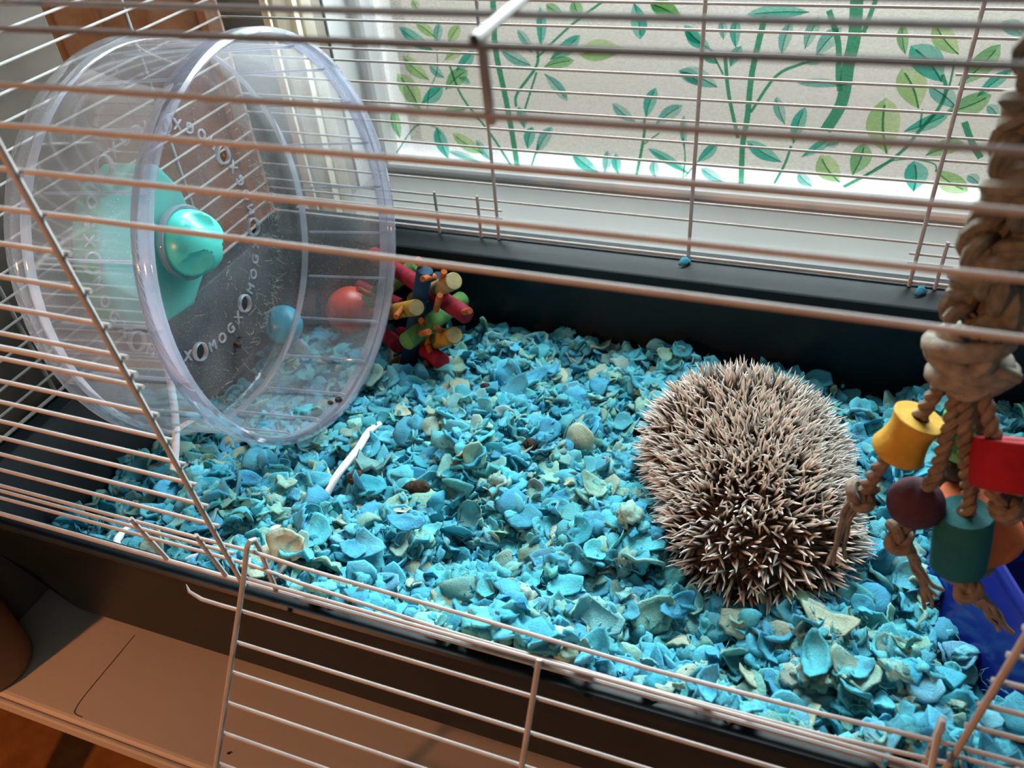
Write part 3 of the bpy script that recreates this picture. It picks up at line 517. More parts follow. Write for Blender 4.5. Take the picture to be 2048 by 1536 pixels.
# dirt and paper wool stuck inside the wheel
def speck(off, r, deg, s, lab=None):
    b = MB(); b.ball(wp(off, r, deg), (s*1.3, s, s*.8), 10, 7); V = b.v[0]; V += .25*s*np.sin(V*2600/(1+s*100)); part('dirt_speck', b, m_drop, wheel, lab)
speck(-.1205, .1180, -85.5, .0034, 'dark dirt stuck to the disc'); speck(-.1205, .1150, -81.5, .0016); speck(-.1208, .1210, 72.0, .0016); speck(-.1208, .1190, 66.0, .0011); speck(-.010, .1612, -93.0, .0026); speck(-.016, .1612, -95.0, .0020)
b = MB(); q9 = np.random.default_rng(9)
for i in range(260):
    a9 = q9.normal(-35, 34); r9 = q9.normal(.134, .006) if i % 3 else q9.uniform(.06, .14); p0 = wp(-.1212, r9, a9); d9 = q9.normal(size=3)*.0035; k0 = b.n
    b.tube([p0, p0+d9*.6+WA*.001, p0+d9*1.3+q9.normal(size=3)*.0015], [.00022, .0002, .0001], 3, False); b.col.append(np.tile((.50, .52, .42), (b.n-k0, 1)))
o = part('stuck_fibres', b, m_flake, wheel, 'wisps of paper wool stuck to the disc'); o['kind'] = 'stuff'
# ---------------------------------------------------------------- bedding height
def sstep(t): t = np.clip(t, 0, 1); return t*t*(3-2*t)
_ph = rng.uniform(0, 6.28, 24); _dir = rng.normal(size=(24, 2)); _k = 14*np.power(1.13, np.arange(24)); _dir /= np.linalg.norm(_dir, axis=1)[:, None]
def lump(x, y):
    s = 0
    for i in range(24): s = s + np.sin(_k[i]*(x*_dir[i, 0]+y*_dir[i, 1])*2+_ph[i])*(.0042*(14/_k[i])**.55)
    return s
def hb(x, y):
    x = np.asarray(x, float); y = np.asarray(y, float)
    h = -.030 - .160*(y-.02) - .030*sstep((.02-x)/.22) + .95*lump(x, y)
    h = h - .010*np.exp(-(((x-.330)/.085)**2+((y-.20)/.095)**2)**2)          # the hollow the animal lies in
    h = h + .022*np.exp(-((y-.010)/.014)**2)*sstep((x-.01)/.07)      # heaped over the front ledge
    for tx, ty in ((-.066, .036), (-.050, .053), (-.034, .070)): h = h - .0105*np.exp(-((x-tx)**2+(y-ty)**2)/.013**2)   # the trough by the stand
    return h
# stand of the wheel (white tube): A frame legs and a base loop lying in the bedding
HUBB = wp(-.150, 0, 0)
leg = smooth_path([HUBB, wp(-.152, .03, -140), (-.166, .150, -.010), (-.1515, .103, -.058), (-.1500, .094, -.064), (-.1508, .070, -.060), (-.1505, .045, -.0510), (-.138, .026, -.044), (-.105, .021, -.048), (-.0690, .034, -.0425), (-.0480, .055, -.0440), (-.0255, .080, -.0450), (-.0160, .108, -.060), (-.0080, .146, -.0450), (-.0085, .180, -.0480), (-.0150, .215, -.0560), (-.026, .27, -.086), (-.060, .38, -.118), (-.11, .415, -.12), (-.160, .35, -.125)], 5)
part('stand', MB().tube(leg, .0034, 10), m_stand, wheel, 'white tube stand whose base loop lies in the bedding')
b = MB(); b.tube([HUBB + WA*.03, HUBB - WA*.004], .010, 16); part('axle', b, m_mint, wheel)

# ---------------------------------------------------------------- bedding: stuff + the 300 largest flakes
CT = np.array([(.11, .49, .65), (.13, .53, .64), (.14, .54, .60), (.08, .43, .58), (.24, .55, .52), (.31, .55, .48), (.42, .55, .46), (.18, .53, .65)])
CW = np.array([.26, .20, .17, .10, .11, .07, .03, .06])
def wallx(z): return -.2575 + (-z)*.41
gx = np.linspace(-.245, .672, 150); gy = np.linspace(.0085, .440, 78); X, Y = np.meshgrid(gx, gy)
Z = np.maximum(hb(X, Y) - .006, -.133); V = np.stack([X.ravel(), Y.ravel(), Z.ravel()], 1); nx = len(gx)
V[:, 0] = np.maximum(V[:, 0], wallx(V[:, 2])+.004)
F = [(j*nx+i, j*nx+i+1, (j+1)*nx+i+1, (j+1)*nx+i) for j in range(len(gy)-1) for i in range(nx-1)]
def flake_geo(r, seed, nr=11, cup=None, thick=.16, crump=.09):
    q = np.random.default_rng(seed); th = np.arange(nr)*2*np.pi/nr + q.uniform(-.12, .12, nr)
    rad = 1 + sum(q.uniform(.03, .15)*np.cos(k*th+q.uniform(0, 6.28)) for k in (2, 3)) + q.uniform(-.10, .10, nr); rad *= r/np.mean(rad); el = q.uniform(.66, 1.0)
    rim = np.stack([rad*np.cos(th), rad*np.sin(th)*el], 1); V = [(0, 0, q.normal(0, crump*r*.7))]
    cup = q.normal(0, .26) if cup is None else cup; bend = q.normal(0, .30); fold = q.normal(0, .22); w1, w2, w3 = q.normal(0, 1, 3); kw = q.uniform(3, 5.5, 2); h = thick*r/2
    def z(x, y, j): return (cup*(x*x+y*y) + bend*x*x + fold*x*y)/r + crump*r*math.sin(kw[0]*x/r+w1)*math.cos(kw[1]*y/r+w2) + j
    jr = q.normal(0, crump*r*.5, nr)
    for s, dz in ((.50, h), (.86, h*.85), (1.0, 0), (.88, -h)):
        for i in range(nr): x, y = rim[i]*s; V.append((x, y, z(x, y, jr[i]*s*s) + dz))
    V[0] = (0, 0, z(0, 0, 0)+h); F = [(0, 1+i, 1+(i+1) % nr) for i in range(nr)]
    for k in range(3): F += [(1+k*nr+i, 1+(k+1)*nr+i, 1+(k+1)*nr+(i+1) % nr, 1+k*nr+(i+1) % nr) for i in range(nr)]
    F.append(tuple(1+3*nr+i for i in range(nr))[::-1])
    return np.array(V), F
NV = 60; protos = [flake_geo(1.0, 100+i, 13, thick=.22, crump=.12 if i % 3 else .24) for i in range(NV)]
PV = np.stack([p[0] for p in protos]); PF = protos[0][1]; nv = PV.shape[1]
BC = (.556, .160); BA, BB, BR = .106, .095, math.radians(22)
def bowl_d(x, y):
    dx, dy = np.asarray(x)-BC[0], np.asarray(y)-BC[1]; a = (dx*math.cos(BR)+dy*math.sin(BR))/BA; b_ = (-dx*math.sin(BR)+dy*math.cos(BR))/BB
    return (np.abs(a)**3.5+np.abs(b_)**3.5)**(1/3.5)
HOG = np.array([.330, .205])
leg_pts = leg[(leg[:, 2] < -.03)]
vis = np.array([q for q in leg_pts if (q[0] > -.075 and (q[1] < .085 or .132 < q[1] < .162 or .192 < q[1] < .215)) or (q[1] < .11 and q[0] < -.14)])
def rand_rot(n, tilt, q):
    yaw = q.uniform(0, 2*np.pi, n); tx = q.normal(0, tilt, n); ty = q.normal(0, tilt, n); R = np.zeros((n, 3, 3))
    cz, sz = np.cos(yaw), np.sin(yaw); cx, sx = np.cos(tx), np.sin(tx); cy, sy = np.cos(ty), np.sin(ty)
    Rz = np.zeros((n, 3, 3)); Rz[:, 0, 0] = cz; Rz[:, 0, 1] = -sz; Rz[:, 1, 0] = sz; Rz[:, 1, 1] = cz; Rz[:, 2, 2] = 1
    Rx = np.zeros((n, 3, 3)); Rx[:, 0, 0] = 1; Rx[:, 1, 1] = cx; Rx[:, 1, 2] = -sx; Rx[:, 2, 1] = sx; Rx[:, 2, 2] = cx
    Ry = np.zeros((n, 3, 3)); Ry[:, 1, 1] = 1; Ry[:, 0, 0] = cy; Ry[:, 0, 2] = sy; Ry[:, 2, 0] = -sy; Ry[:, 2, 2] = cy
    return np.einsum('nij,njk,nkl->nil', Rx, Ry, Rz)
def color_of(n, q):
    c = CT[q.choice(len(CT), n, p=CW)]; return np.clip(c*q.uniform(.78, 1.22, (n, 1))*q.uniform(.93, 1.07, (n, 3)), 0, .9)
def scatter(n, r0, sig, lift, tilt, q, rmax=.0170):
    x = q.uniform(-.235, .655, n); y = q.uniform(.0050, .434, n); r = np.clip(r0*np.exp(q.normal(0, sig, n)), .0022, rmax)
    z = hb(x, y) + q.uniform(-.004, lift, n)
    keep = (x > wallx(z)+.006) & (x < .655)
    d = np.min(np.linalg.norm(np.stack([x, y], 1)[:, None]-vis[None, :, :2], axis=2), axis=1); keep &= d > .0042
    e = ((x-.330)/.066)**2 + ((y-.205)/.080)**2; keep &= e > .8
    keep &= (bowl_d(x, y) > 1.0) & (y > .0235 - .021*sstep((x-.0)/.06))
    edge = np.minimum(np.minimum(x-wallx(z), y-.0030), .440-y); keep &= edge > r*.45
    x, y, z, r = (a[keep] for a in (x, y, z, r)); n = len(x)
    return x, y, z, r, rand_rot(n, tilt, q), color_of(n, q)
def stack_flakes(x, y, z, r, R, c, q):
    n = len(x); k = q.integers(0, NV, n); P = PV[k]*r[:, None, None]*np.array([1, 1, 1.0]); P = np.einsum('nij,nkj->nki', R, P) + np.stack([x, y, z], 1)[:, None, :]
    P[:, :, 2] = np.maximum(P[:, :, 2], -.134)
    return P.reshape(-1, 3), np.repeat(c, nv, 0)
mb = MB(); mb.add(V, F, np.tile((.045, .24, .33), (len(V), 1)))  # darker base tint stands in for shade between the flakes
allv, allc = [], []
for n, r0, sg, lift, tilt in ((4300, .0084, .26, .005, .50), (3200, .0112, .20, .0095, .46), (2600, .0048, .28, .0120, .75)):
    x, y, z, r, R, c = scatter(n, r0, sg, lift, tilt, rng); v, cc = stack_flakes(x, y, z, r, R, c, rng); allv.append(v); allc.append(cc)
def wad_geo(seed):
    q = np.random.default_rng(seed); nu_, nv_ = 14, 10; V = []
    for i in range(nv_+1):
        for j in range(nu_): a = np.pi*i/nv_; t = 2*np.pi*j/nu_; V.append((math.sin(a)*math.cos(t), math.sin(a)*math.sin(t), math.cos(a)))
    V = np.array(V); k = q.normal(0, 2.4, (6, 3)); f = sum(np.sin(V @ k[m_]*(1+.5*m_) + q.uniform(0, 6.28))*(.24/(1+.25*m_)) for m_ in range(6)); V = V*(1+f)[:, None]*np.array([1, q.uniform(.65, .95), q.uniform(.42, .62)])
    return V, [(i*nu_+j, (i+1)*nu_+j, (i+1)*nu_+(j+1) % nu_, i*nu_+(j+1) % nu_) for i in range(nv_) for j in range(nu_)]
wads = [wad_geo(300+i) for i in range(24)]; WV_, WF = np.stack([w[0] for w in wads]), wads[0][1]; nw = WV_.shape[1]
x, y, z, r, R, c = scatter(3400, .0068, .30, .0085, .45, rng, .0100); k = rng.integers(0, 24, len(x))
P = np.einsum('nij,nkj->nki', R, WV_[k]*r[:, None, None]) + np.stack([x, y, z], 1)[:, None, :]; P[:, :, 2] = np.maximum(P[:, :, 2], -.134)
o0 = mb.n; mb.v.append(P.reshape(-1, 3)); mb.col.append(np.repeat(np.clip(c*1.05, 0, .9), nw, 0)); mb.n += len(x)*nw
for i in range(len(x)): mb.f.extend([tuple(o0+i*nw+j for j in f) for f in WF])
FV = np.concatenate(allv); FC = np.concatenate(allc); nf = len(FV)//nv
fa = [f for f in PF]; base = mb.n
mb.v.append(FV); mb.col.append(FC); mb.n += len(FV)
for i in range(nf):
    o0 = base + i*nv; mb.f.extend([tuple(o0+j for j in f) for f in fa])
bed = solo('paper_bedding', mb, m_flake, 'deep bed of shredded blue and mint paper pulp filling the black tray', 'bedding', sharp=False); bed['kind'] = 'stuff'
# loose fibres teased out of the pulp
def fibres(n, q, ln=(.003, .009), rad=.00018):
    m_ = MB(); x = q.uniform(-.20, .60, n); y = q.uniform(.03, .42, n); z = hb(x, y)+.006
    for i in range(n):
        d = q.normal(size=3); d[2] = abs(d[2])*.6; d /= np.linalg.norm(d); p = np.array([x[i], y[i], z[i]]); L = q.uniform(*ln); b2 = q.normal(size=3)*.35
        P = [p, p+L*.4*d, p+L*.75*(d+.4*b2), p+L*(d+b2)]; kk = m_.n; m_.tube(P, [rad, rad, rad*.8, rad*.4], 3, False); m_.col.append(np.tile(color_of(1, q)[0]*1.15, (m_.n-kk, 1)))
    return m_
fb = solo('bedding_fibres', fibres(7000, rng), m_flake, 'fine loose paper fibres teased out of the blue bedding', 'fibres'); fb['kind'] = 'stuff'
names = (('sky blue', (.11, .50, .74)), ('turquoise', (.12, .56, .66)), ('deep teal', (.06, .38, .48)), ('mint green', (.30, .60, .50)), ('pale sage', (.48, .58, .44)))
shapes = ('flat', 'curled', 'cupped'); tilts = ('lying level', 'tilted', 'propped on edge'); sizes = ('large', 'smaller')
fm = {}
for ci, (cn, cc) in enumerate(names):
    for si in range(3):
        for v in range(3):
            V, F = flake_geo(1.0, 900+si*10+v, 18, cup=(.02, -.42, .30)[si], thick=.15, crump=.13); b = MB(); b.add(V, F, np.tile(np.array(cc)*(.92+.08*v), (len(V), 1))); fm[ci, si, v] = mesh('paper_flake', b, m_flake, (0, 0, 0), True, False, False)
def zone(x, y):
    if x < -.075: return 'at the left end of the tray'
    if x < .0: return 'under the wheel rim' if y > .13 else 'at the front below the wheel'
    if x < .08: return 'right of the wheel' if y > .13 else 'at the front by the stand'
    if y > .31: return 'at the back wall left of hedgehog' if x < .28 else ('at the back wall behind the hedgehog' if x < .42 else 'at the back wall behind the beads')
    if y < .08: return 'at the front edge left of centre' if x < .19 else ('at the front edge below the hedgehog' if x < .34 else 'at the front edge near the bowl')
    if x < .245: return 'in the middle nearer the back' if y > .19 else 'in the middle nearer the front'
    if x < .40: return 'close to the hedgehog'
    return 'under the hanging beads'
used = {}
q = np.random.default_rng(5); cnt = 0; placed = []; tries = 0
while cnt < 300 and tries < 60000:
    tries += 1
    x = q.uniform(-.19, .52); y = .019 + .40*q.random()**1.25; big = q.random() < .6; r = q.uniform(.0125, .0165) if big else q.uniform(.0080, .0105)
    if y < .0245 and x < .06: continue
    z = float(hb(x, y)) + q.uniform(.0065, .0105)
    if x < wallx(z)+.014 or ((x-.330)/.080)**2+((y-.205)/.098)**2 < 1 or min(np.linalg.norm(vis[:, :2]-np.array([x, y]), axis=1)) < r*.75+.002: continue
    if (x+.13)**2/.075**2 + 0 < 1 and .20 < y < .30: continue
    if bowl_d(x, y) < 1.2: continue
    if any((x-a)**2+(y-b2)**2 < (.50*(r+c))**2 for a, b2, c in placed): continue
    zn = zone(x, y); free = [(c, s, t) for c in range(5) for s in range(3) for t in range(3) if (zn, c, s, t, big) not in used]
    if not free: continue
    wts = np.array([(.34, .24, .10, .20, .12)[c]*(.45, .40, .15)[t] for c, s, t in free]); ci, si, ti = free[int(q.choice(len(free), p=wts/wts.sum()))]; used[zn, ci, si, ti, big] = 1
    placed.append((x, y, r)); v = int(q.integers(3)); az = q.uniform(0, 6.28); tl = (.06, .55, 1.15)[ti]*q.uniform(.8, 1.2)
    o = link_mesh('paper_flake', fm[ci, si, v]); o.location = (x, y, z + (.004 if ti == 2 else 0)); o.scale = (r, r, r)
    o.rotation_euler = (tl*math.cos(az), tl*math.sin(az), q.uniform(0, 6.28))
    o['label'] = '%s %s %s paper flake %s %s' % (sizes[0 if big else 1], names[ci][0], shapes[si], tilts[ti], zn); o['category'] = 'paper flake'; o['group'] = 'paper flakes lying on top of the bedding'; cnt += 1
for (x, y, lab) in ((.2195, .474, 'torn blue paper scrap caught at the foot of a back upright behind the hedgehog'), (.437, .470, 'torn blue paper scrap on the back tray ledge behind the hanging rope')):
    o = link_mesh('paper_scrap', fm[0, 1, 0]); o.location = (x, y, .004); o.scale = (.007, .005, .006); o.rotation_euler = (.6, .2, 1); o['label'] = lab; o['category'] = 'paper scrap'

# droppings
def pellet(x, y, r, lab, k=1.5, dz=.008, rot=0):
    b = MB(); b.ball((0, 0, 0), (r*k, r, r*.85), 14, 10); V = b.v[0]; V *= (1+.16*np.sin(V[:, :1]*900+V[:, 1:2]*700+r*9e3)*np.cos(V[:, 2:3]*800)); c, s = math.cos(rot), math.sin(rot)
    b.v[0] = V @ np.array([[c, s, 0], [-s, c, 0], [0, 0, 1]]); L = (x, y, float(hb(x, y))+dz+.004); b.v[0] = b.v[0]+np.array(L)
    solo('dropping', b, m_drop, lab, 'dropping', 'dark droppings in the bedding', loc=L)
pellet(.1350, .228, .0056, 'round dark dropping on the open bedding between wheel and hedgehog', 1.15)
pellet(.0690, .143, .0062, 'long dark dropping in a hollow in front of the wheel', 1.8, .007, .3)
pellet(.0570, .150, .0045, 'small dark dropping beside the long one in front of the wheel', 1.1)
pellet(.0105, .145, .0062, 'crumbly dark dropping touching the white stand tube', 1.2, .008, 1.1)
pellet(.0580, .212, .0050, 'dark dropping below the two pale sage flakes right of the wheel', 1.3, .008)
pellet(.1950, .240, .0036, 'tiny brown dropping midway towards the left side of the hedgehog', 1.3, .008)
pellet(.2390, .198, .0042, 'reddish dropping at the left flank of the hedgehog', 1.4, .008, .6)
pellet(.4640, .155, .0062, 'dark dropping beside the blue bowl under the frayed cords', 1.3, .009, .4)
pellet(.3280, .118, .0068, 'long reddish brown dropping under the lower front edge of the hedgehog', 2.3, .009, .15)
pellet(.0560, .318, .0042, 'small brown dropping near the coloured wooden chew toy', 1.3, .008)

# ---------------------------------------------------------------- hedgehog
EC = np.array([(.3075, .250, -.034), (.3330, .172, -.036), (.3215, .212, -.032)]); ER = np.array([(.0650, .0620, .0490), (.0550, .0520, .0410), (.054, .062, .044)])
def field(P):
    g = np.stack([np.linalg.norm((P-c)/r, axis=-1) for c, r in zip(EC, ER)], -1); k = 11.
    return -np.log(np.exp(-k*g).sum(-1))/k
HC = np.array([.323, .213, -.032])
def surf(dirs):
    lo = np.zeros(len(dirs)); hi = np.full(len(dirs), .2)
    for _ in range(26):
        md = (lo+hi)/2; ins = field(HC+dirs*md[:, None]) < 1; lo = np.where(ins, md, lo); hi = np.where(ins, hi, md)
    P = HC+dirs*lo[:, None]; G = np.stack([field(P+e)-field(P-e) for e in np.eye(3)*1e-4], -1); G /= np.linalg.norm(G, axis=1)[:, None]; return P, G
nu, nvv = 72, 48; Dv = []
for i in range(nvv+1):
    for j in range(nu): p = np.pi*i/nvv; t = 2*np.pi*j/nu; Dv.append((math.sin(p)*math.cos(t), math.sin(p)*math.sin(t), math.cos(p)))
P, G = surf(np.array(Dv)); P = P.copy(); P[:, 2] = np.maximum(P[:, 2], -.092)
F = [(i*nu+j, (i+1)*nu+j, (i+1)*nu+(j+1) % nu, i*nu+(j+1) % nu) for i in range(nvv) for j in range(nu)]
hog = thing('hedgehog', 'curled up hedgehog with cream tipped brown spines resting on the blue bedding', 'hedgehog', tuple(HC))
part('body', MB().add(P, F), m_skin, hog, weld=True)
q = np.random.default_rng(21); n = 6600; i = np.arange(n)+.5; ph = np.arccos(1-2*i/n); th = np.pi*(1+5**.5)*i
dirs = np.stack([np.cos(th)*np.sin(ph), np.sin(th)*np.sin(ph), np.cos(ph)], 1) + q.normal(0, .022, (n, 3)); dirs /= np.linalg.norm(dirs, axis=1)[:, None]
P, G = surf(dirs); ok = P[:, 2] > hb(P[:, 0], P[:, 1])+.001; P, G = P[ok], G[ok]; n = len(P)
cl = np.sin(P @ q.normal(0, 105, (3, 3)) + q.uniform(0, 6, 3)) ; side = np.clip(1-G[:, 2], 0, 1)
d = .85*G + .26*cl + q.normal(0, .50, (n, 3)); out = P-HC; out[:, 2] = 0; out /= np.linalg.norm(out, axis=1)[:, None]+1e-6
d += .28*out*(.4+side[:, None]) ; d -= G*np.minimum((d*G).sum(1)-.40, 0)[:, None]; d /= np.linalg.norm(d, axis=1)[:, None]
L = q.uniform(.0195, .0275, n)*(1-.22*np.clip((-P[:, 2]-.05)/.03, 0, 1)); W = q.uniform(.00078, .00118, n)
ns = 5; ts = np.array([0, .42, .66, .86, 1.0]); ws = np.array([.75, 1.0, .95, .58, .04])
a = np.where(np.abs(d[:, 2:3]) < .9, np.array([0, 0, 1.]), np.array([1., 0, 0])); u = np.cross(d, a); u /= np.linalg.norm(u, axis=1)[:, None]; w = np.cross(d, u)
ang = np.arange(ns)*2*np.pi/ns; V = np.zeros((n, len(ts), ns, 3)); Cc = np.zeros((n, len(ts), ns, 3))
tan = q.uniform(.8, 1.15, (n, 1)); dark = np.array((.045, .025, .016)); mid = np.array((.17, .100, .064)); cream = np.array((.74, .68, .61)); tip = np.array((.88, .86, .82))
ramp = [mid*.8, dark, mid, cream, tip]
r2_ = q.uniform(0, 1, n); shift = (r2_ < .24)
for k_ in range(len(ts)):
    c = P + d*(L*ts[k_])[:, None] - G*.001
    for j in range(ns): V[:, k_, j] = c + (W*ws[k_])[:, None]*(math.cos(ang[j])*u + math.sin(ang[j])*w)
    col = np.tile(ramp[k_], (n, 1))*tan
    if k_ == 2: col = np.where(shift[:, None], col*.55, col + (cream-mid)*.55)
    Cc[:, k_] = np.clip(col, 0, .95)[:, None, :]
F = []; st = len(ts)*ns
tpl = [(k_*ns+j, k_*ns+(j+1) % ns, (k_+1)*ns+(j+1) % ns, (k_+1)*ns+j) for k_ in range(len(ts)-1) for j in range(ns)]
for i_ in range(n): F.extend([tuple(i_*st+x for x in f) for f in tpl])
mb = MB(); mb.v.append(V.reshape(-1, 3)); mb.f = F; mb.n = n*st; mb.col.append(Cc.reshape(-1, 3))
o = part('spines', mb, m_quill, hog, 'cream tipped dark banded spines'); o['kind'] = 'stuff'
# pale fur skirt below the spines
b = MB(); n = 2600; t = q.uniform(0, 2*np.pi, n); dv = np.stack([np.cos(t), np.sin(t), q.uniform(-.62, -.12, n)], 1); dv /= np.linalg.norm(dv, axis=1)[:, None]; P, G = surf(dv)
for i_ in range(n):
    if P[i_, 2] < hb(P[i_, 0], P[i_, 1])-.012: continue
    dd2 = G[i_]*.6+np.array([0, 0, -.55])+q.normal(0, .28, 3); dd2 /= np.linalg.norm(dd2); ln = q.uniform(.009, .016); k0 = b.n
    b.tube([P[i_], P[i_]+dd2*ln*.5, P[i_]+(dd2+np.array([0, 0, -.15]))*ln], [.00028, .00024, .00006], 3, False); b.col.append(np.tile(np.array((.46, .37, .30))*q.uniform(.6, 1.3), (b.n-k0, 1)))
o = part('fur_skirt', b, m_quill, hog, 'soft pale fur fringe along the flank'); o['kind'] = 'stuff'

# ---------------------------------------------------------------- wooden chew toy
toy = thing('wooden_chew_toy', 'ball of coloured wooden sticks and orange pegs behind the clear wheel', 'chew toy', (-.015, .385, -.100))
sticks = [((-0.1079, 0.418, -0.0003), (0.0325, 0.345, -0.0095), .0068, m_wred, 'red dyed stick'), ((-0.0087, 0.35, 0.0337), (-0.0491, 0.352, -0.088), .0066, m_wblue, 'dark blue dyed stick'), ((-0.0298, 0.415, -0.0151), (-0.0676, 0.415, -0.1126), .0062, m_wblue, 'dark blue dyed stick'), ((-0.1111, 0.392, -0.0465), (-0.0618, 0.424, -0.0125), .0072, m_wgreen, 'green dyed stick'), ((-0.0133, 0.33, 0.0029), (-0.1069, 0.405, -0.0695), .0066, m_wyel, 'yellow dyed stick'), ((0.0232, 0.345, 0.029), (-0.0651, 0.415, -0.0508), .0068, m_wtan, 'worn yellow stick with a pale end'), ((-0.026, 0.32, -0.0335), (-0.0058, 0.415, -0.0404), .0074, m_wgreen, 'green dyed stick'), ((0.0207, 0.335, -0.0272), (-0.0762, 0.4, -0.1119), .0070, m_wyel, 'yellow dyed stick'), ((-0.0547, 0.35, -0.0651), (-0.1341, 0.42, -0.0923), .0066, m_wred, 'red dyed stick'), ((0.0022, 0.335, -0.0641), (-0.0817, 0.4, -0.0892), .0072, m_wred, 'red dyed stick'), ((-0.1402, 0.424, -0.0493), (-0.0839, 0.415, -0.0604), .0062, m_wred, 'red dyed stick'), ((-0.1161, 0.408, -0.0757), (-0.1562, 0.424, -0.0776), .0066, m_wred, 'red dyed stick')]
pegs = [((-0.0033, 0.333, 0.0347), (-0.0056, 0.36, 0.0208)), ((-0.0114, 0.345, 0.0483), (-0.0198, 0.365, 0.0204)), ((-0.0318, 0.32, -0.0045), (-0.036, 0.345, -0.0087)), ((0.0408, 0.335, 0.0043), (0.0141, 0.355, -0.0167)), ((0.0091, 0.307, -0.0062), (-0.0135, 0.33, -0.0285)), ((0.0044, 0.33, -0.0176), (0.005, 0.345, -0.0357)), ((-0.0164, 0.345, -0.0533), (-0.0143, 0.345, -0.0689)), ((-0.0544, 0.345, -0.0772), (-0.0794, 0.355, -0.1044)), ((-0.1028, 0.37, -0.0141), (-0.1003, 0.39, -0.0351)), ((0.0141, 0.345, 0.0381), (-0.0036, 0.365, 0.0054)), ((-0.0175, 0.335, -0.0751), (-0.0204, 0.35, -0.0718)), ((-0.0137, 0.335, -0.0151), (-0.0191, 0.35, -0.0335)), ((0.0142, 0.33, 0.0214), (-0.0009, 0.345, -0.0078))]
for (a, c, r, m_, lab) in sticks:
    r *= 1.25
    a, c = np.array(a), np.array(c); dr = (c-a)/np.linalg.norm(c-a); L = np.linalg.norm(c-a); b = MB()
    b.lathe([(r*.9, 0), (r, .0012), (r*.97, L*.3), (r*1.02, L*.6), (r, L-.0012), (r*.9, L)], a, dr, 18); s = part('stick', b, m_, toy, lab)
    b = MB(); b.lathe([(0, -.0003), (r*.9, 0)], a, dr, 18); part('stick_end', b, m_wend if m_ in (m_wtan, m_wyel) else m_, s); b = MB(); b.lathe([(r*.9, 0), (0, .0003)], c, dr, 18); part('stick_end', b, m_, s)
for (a, c) in pegs:
    a, c = np.array(a), np.array(c); L = np.linalg.norm(c-a); b = MB(); b.lathe([(0, 0), (.0027, 0), (.0031, .0010), (.0030, L), (0, L)], a, (c-a)/L, 12); part('peg', b, m_worg, toy)

# two balls behind the wheel
bl = thing('blue_ball', 'bright blue plastic ball with a slot lying behind the clear wheel', 'ball', (-.194, .348, -.060))
b = MB(); b.ball((-.194, .348, -.060), .0212, 32, 22); part('shell', b, m_blueball, bl)
b = MB(); th = np.linspace(.2, 2.4, 16); ax = np.array([-.93, -.36, 0.0]); e1 = np.array([-.36, .93, 0])*-1; pts = [np.array([-.194, .348, -.060]) + ax*.0085 + .01950*(math.cos(t)*e1+math.sin(t)*np.array([0, 0, 1.])) for t in th]; b.tube(pts, .0009, 6); part('slot', b, m_seal, bl, 'dark slot across the ball')
rb = thing('red_ball', 'orange red plastic ball lying beside the wooden chew toy', 'ball', (-.138, .398, -.065))
b = MB(); b.ball((-.138, .398, -.065), .0270, 32, 22); part('shell', b, m_redball, rb)
b = MB(); b.lathe([(.0266, -.0012), (.0273, 0), (.0266, .0012)], (-.138, .398, -.065), (.3, -.2, .93), 40); part('seam', b, m_redball, rb)

# ---------------------------------------------------------------- blue bowl
bc = (BC[0], BC[1], -.075)
bw = thing('blue_bowl', 'deep glossy blue dish with sloping sides half buried beside the hanging beads', 'bowl', bc)
def oval(s, z, n=56, e=3.5):
    out = []
    for i in range(n):
        t = 2*np.pi*i/n; c, s_ = math.cos(t), math.sin(t); k = (abs(c)**e+abs(s_)**e)**(-1/e); a, b_ = BA*s*k*c, BB*s*k*s_
        out.append((BC[0]+a*math.cos(BR)-b_*math.sin(BR), BC[1]+a*math.sin(BR)+b_*math.cos(BR), z))
    return out
def loft(prof, cap0=True, cap1=True, n=56):
    V = sum((oval(s, z, n) for s, z in prof), []); F = [(i*n+q_, i*n+(q_+1) % n, (i+1)*n+(q_+1) % n, (i+1)*n+q_) for i in range(len(prof)-1) for q_ in range(n)]
    if cap0: F.append(tuple(range(n))[::-1])
    if cap1: F.append(tuple((len(prof)-1)*n+q_ for q_ in range(n)))
    return MB().add(V, F)
part('dish_body', loft([(1.0, -.075), (1.02, -.072), (.965, -.045), (.88, -.015), (.80, .006), (.775, .0100), (.755, .0105), (.735, .0080), (.72, -.010), (.70, -.040), (.66, -.048)]), m_bowl, bw)
part('dish_lip', loft([(.800, .0072), (.792, .0105), (.770, .0128), (.745, .0118), (.735, .0085)], False, False), m_bowl, bw)

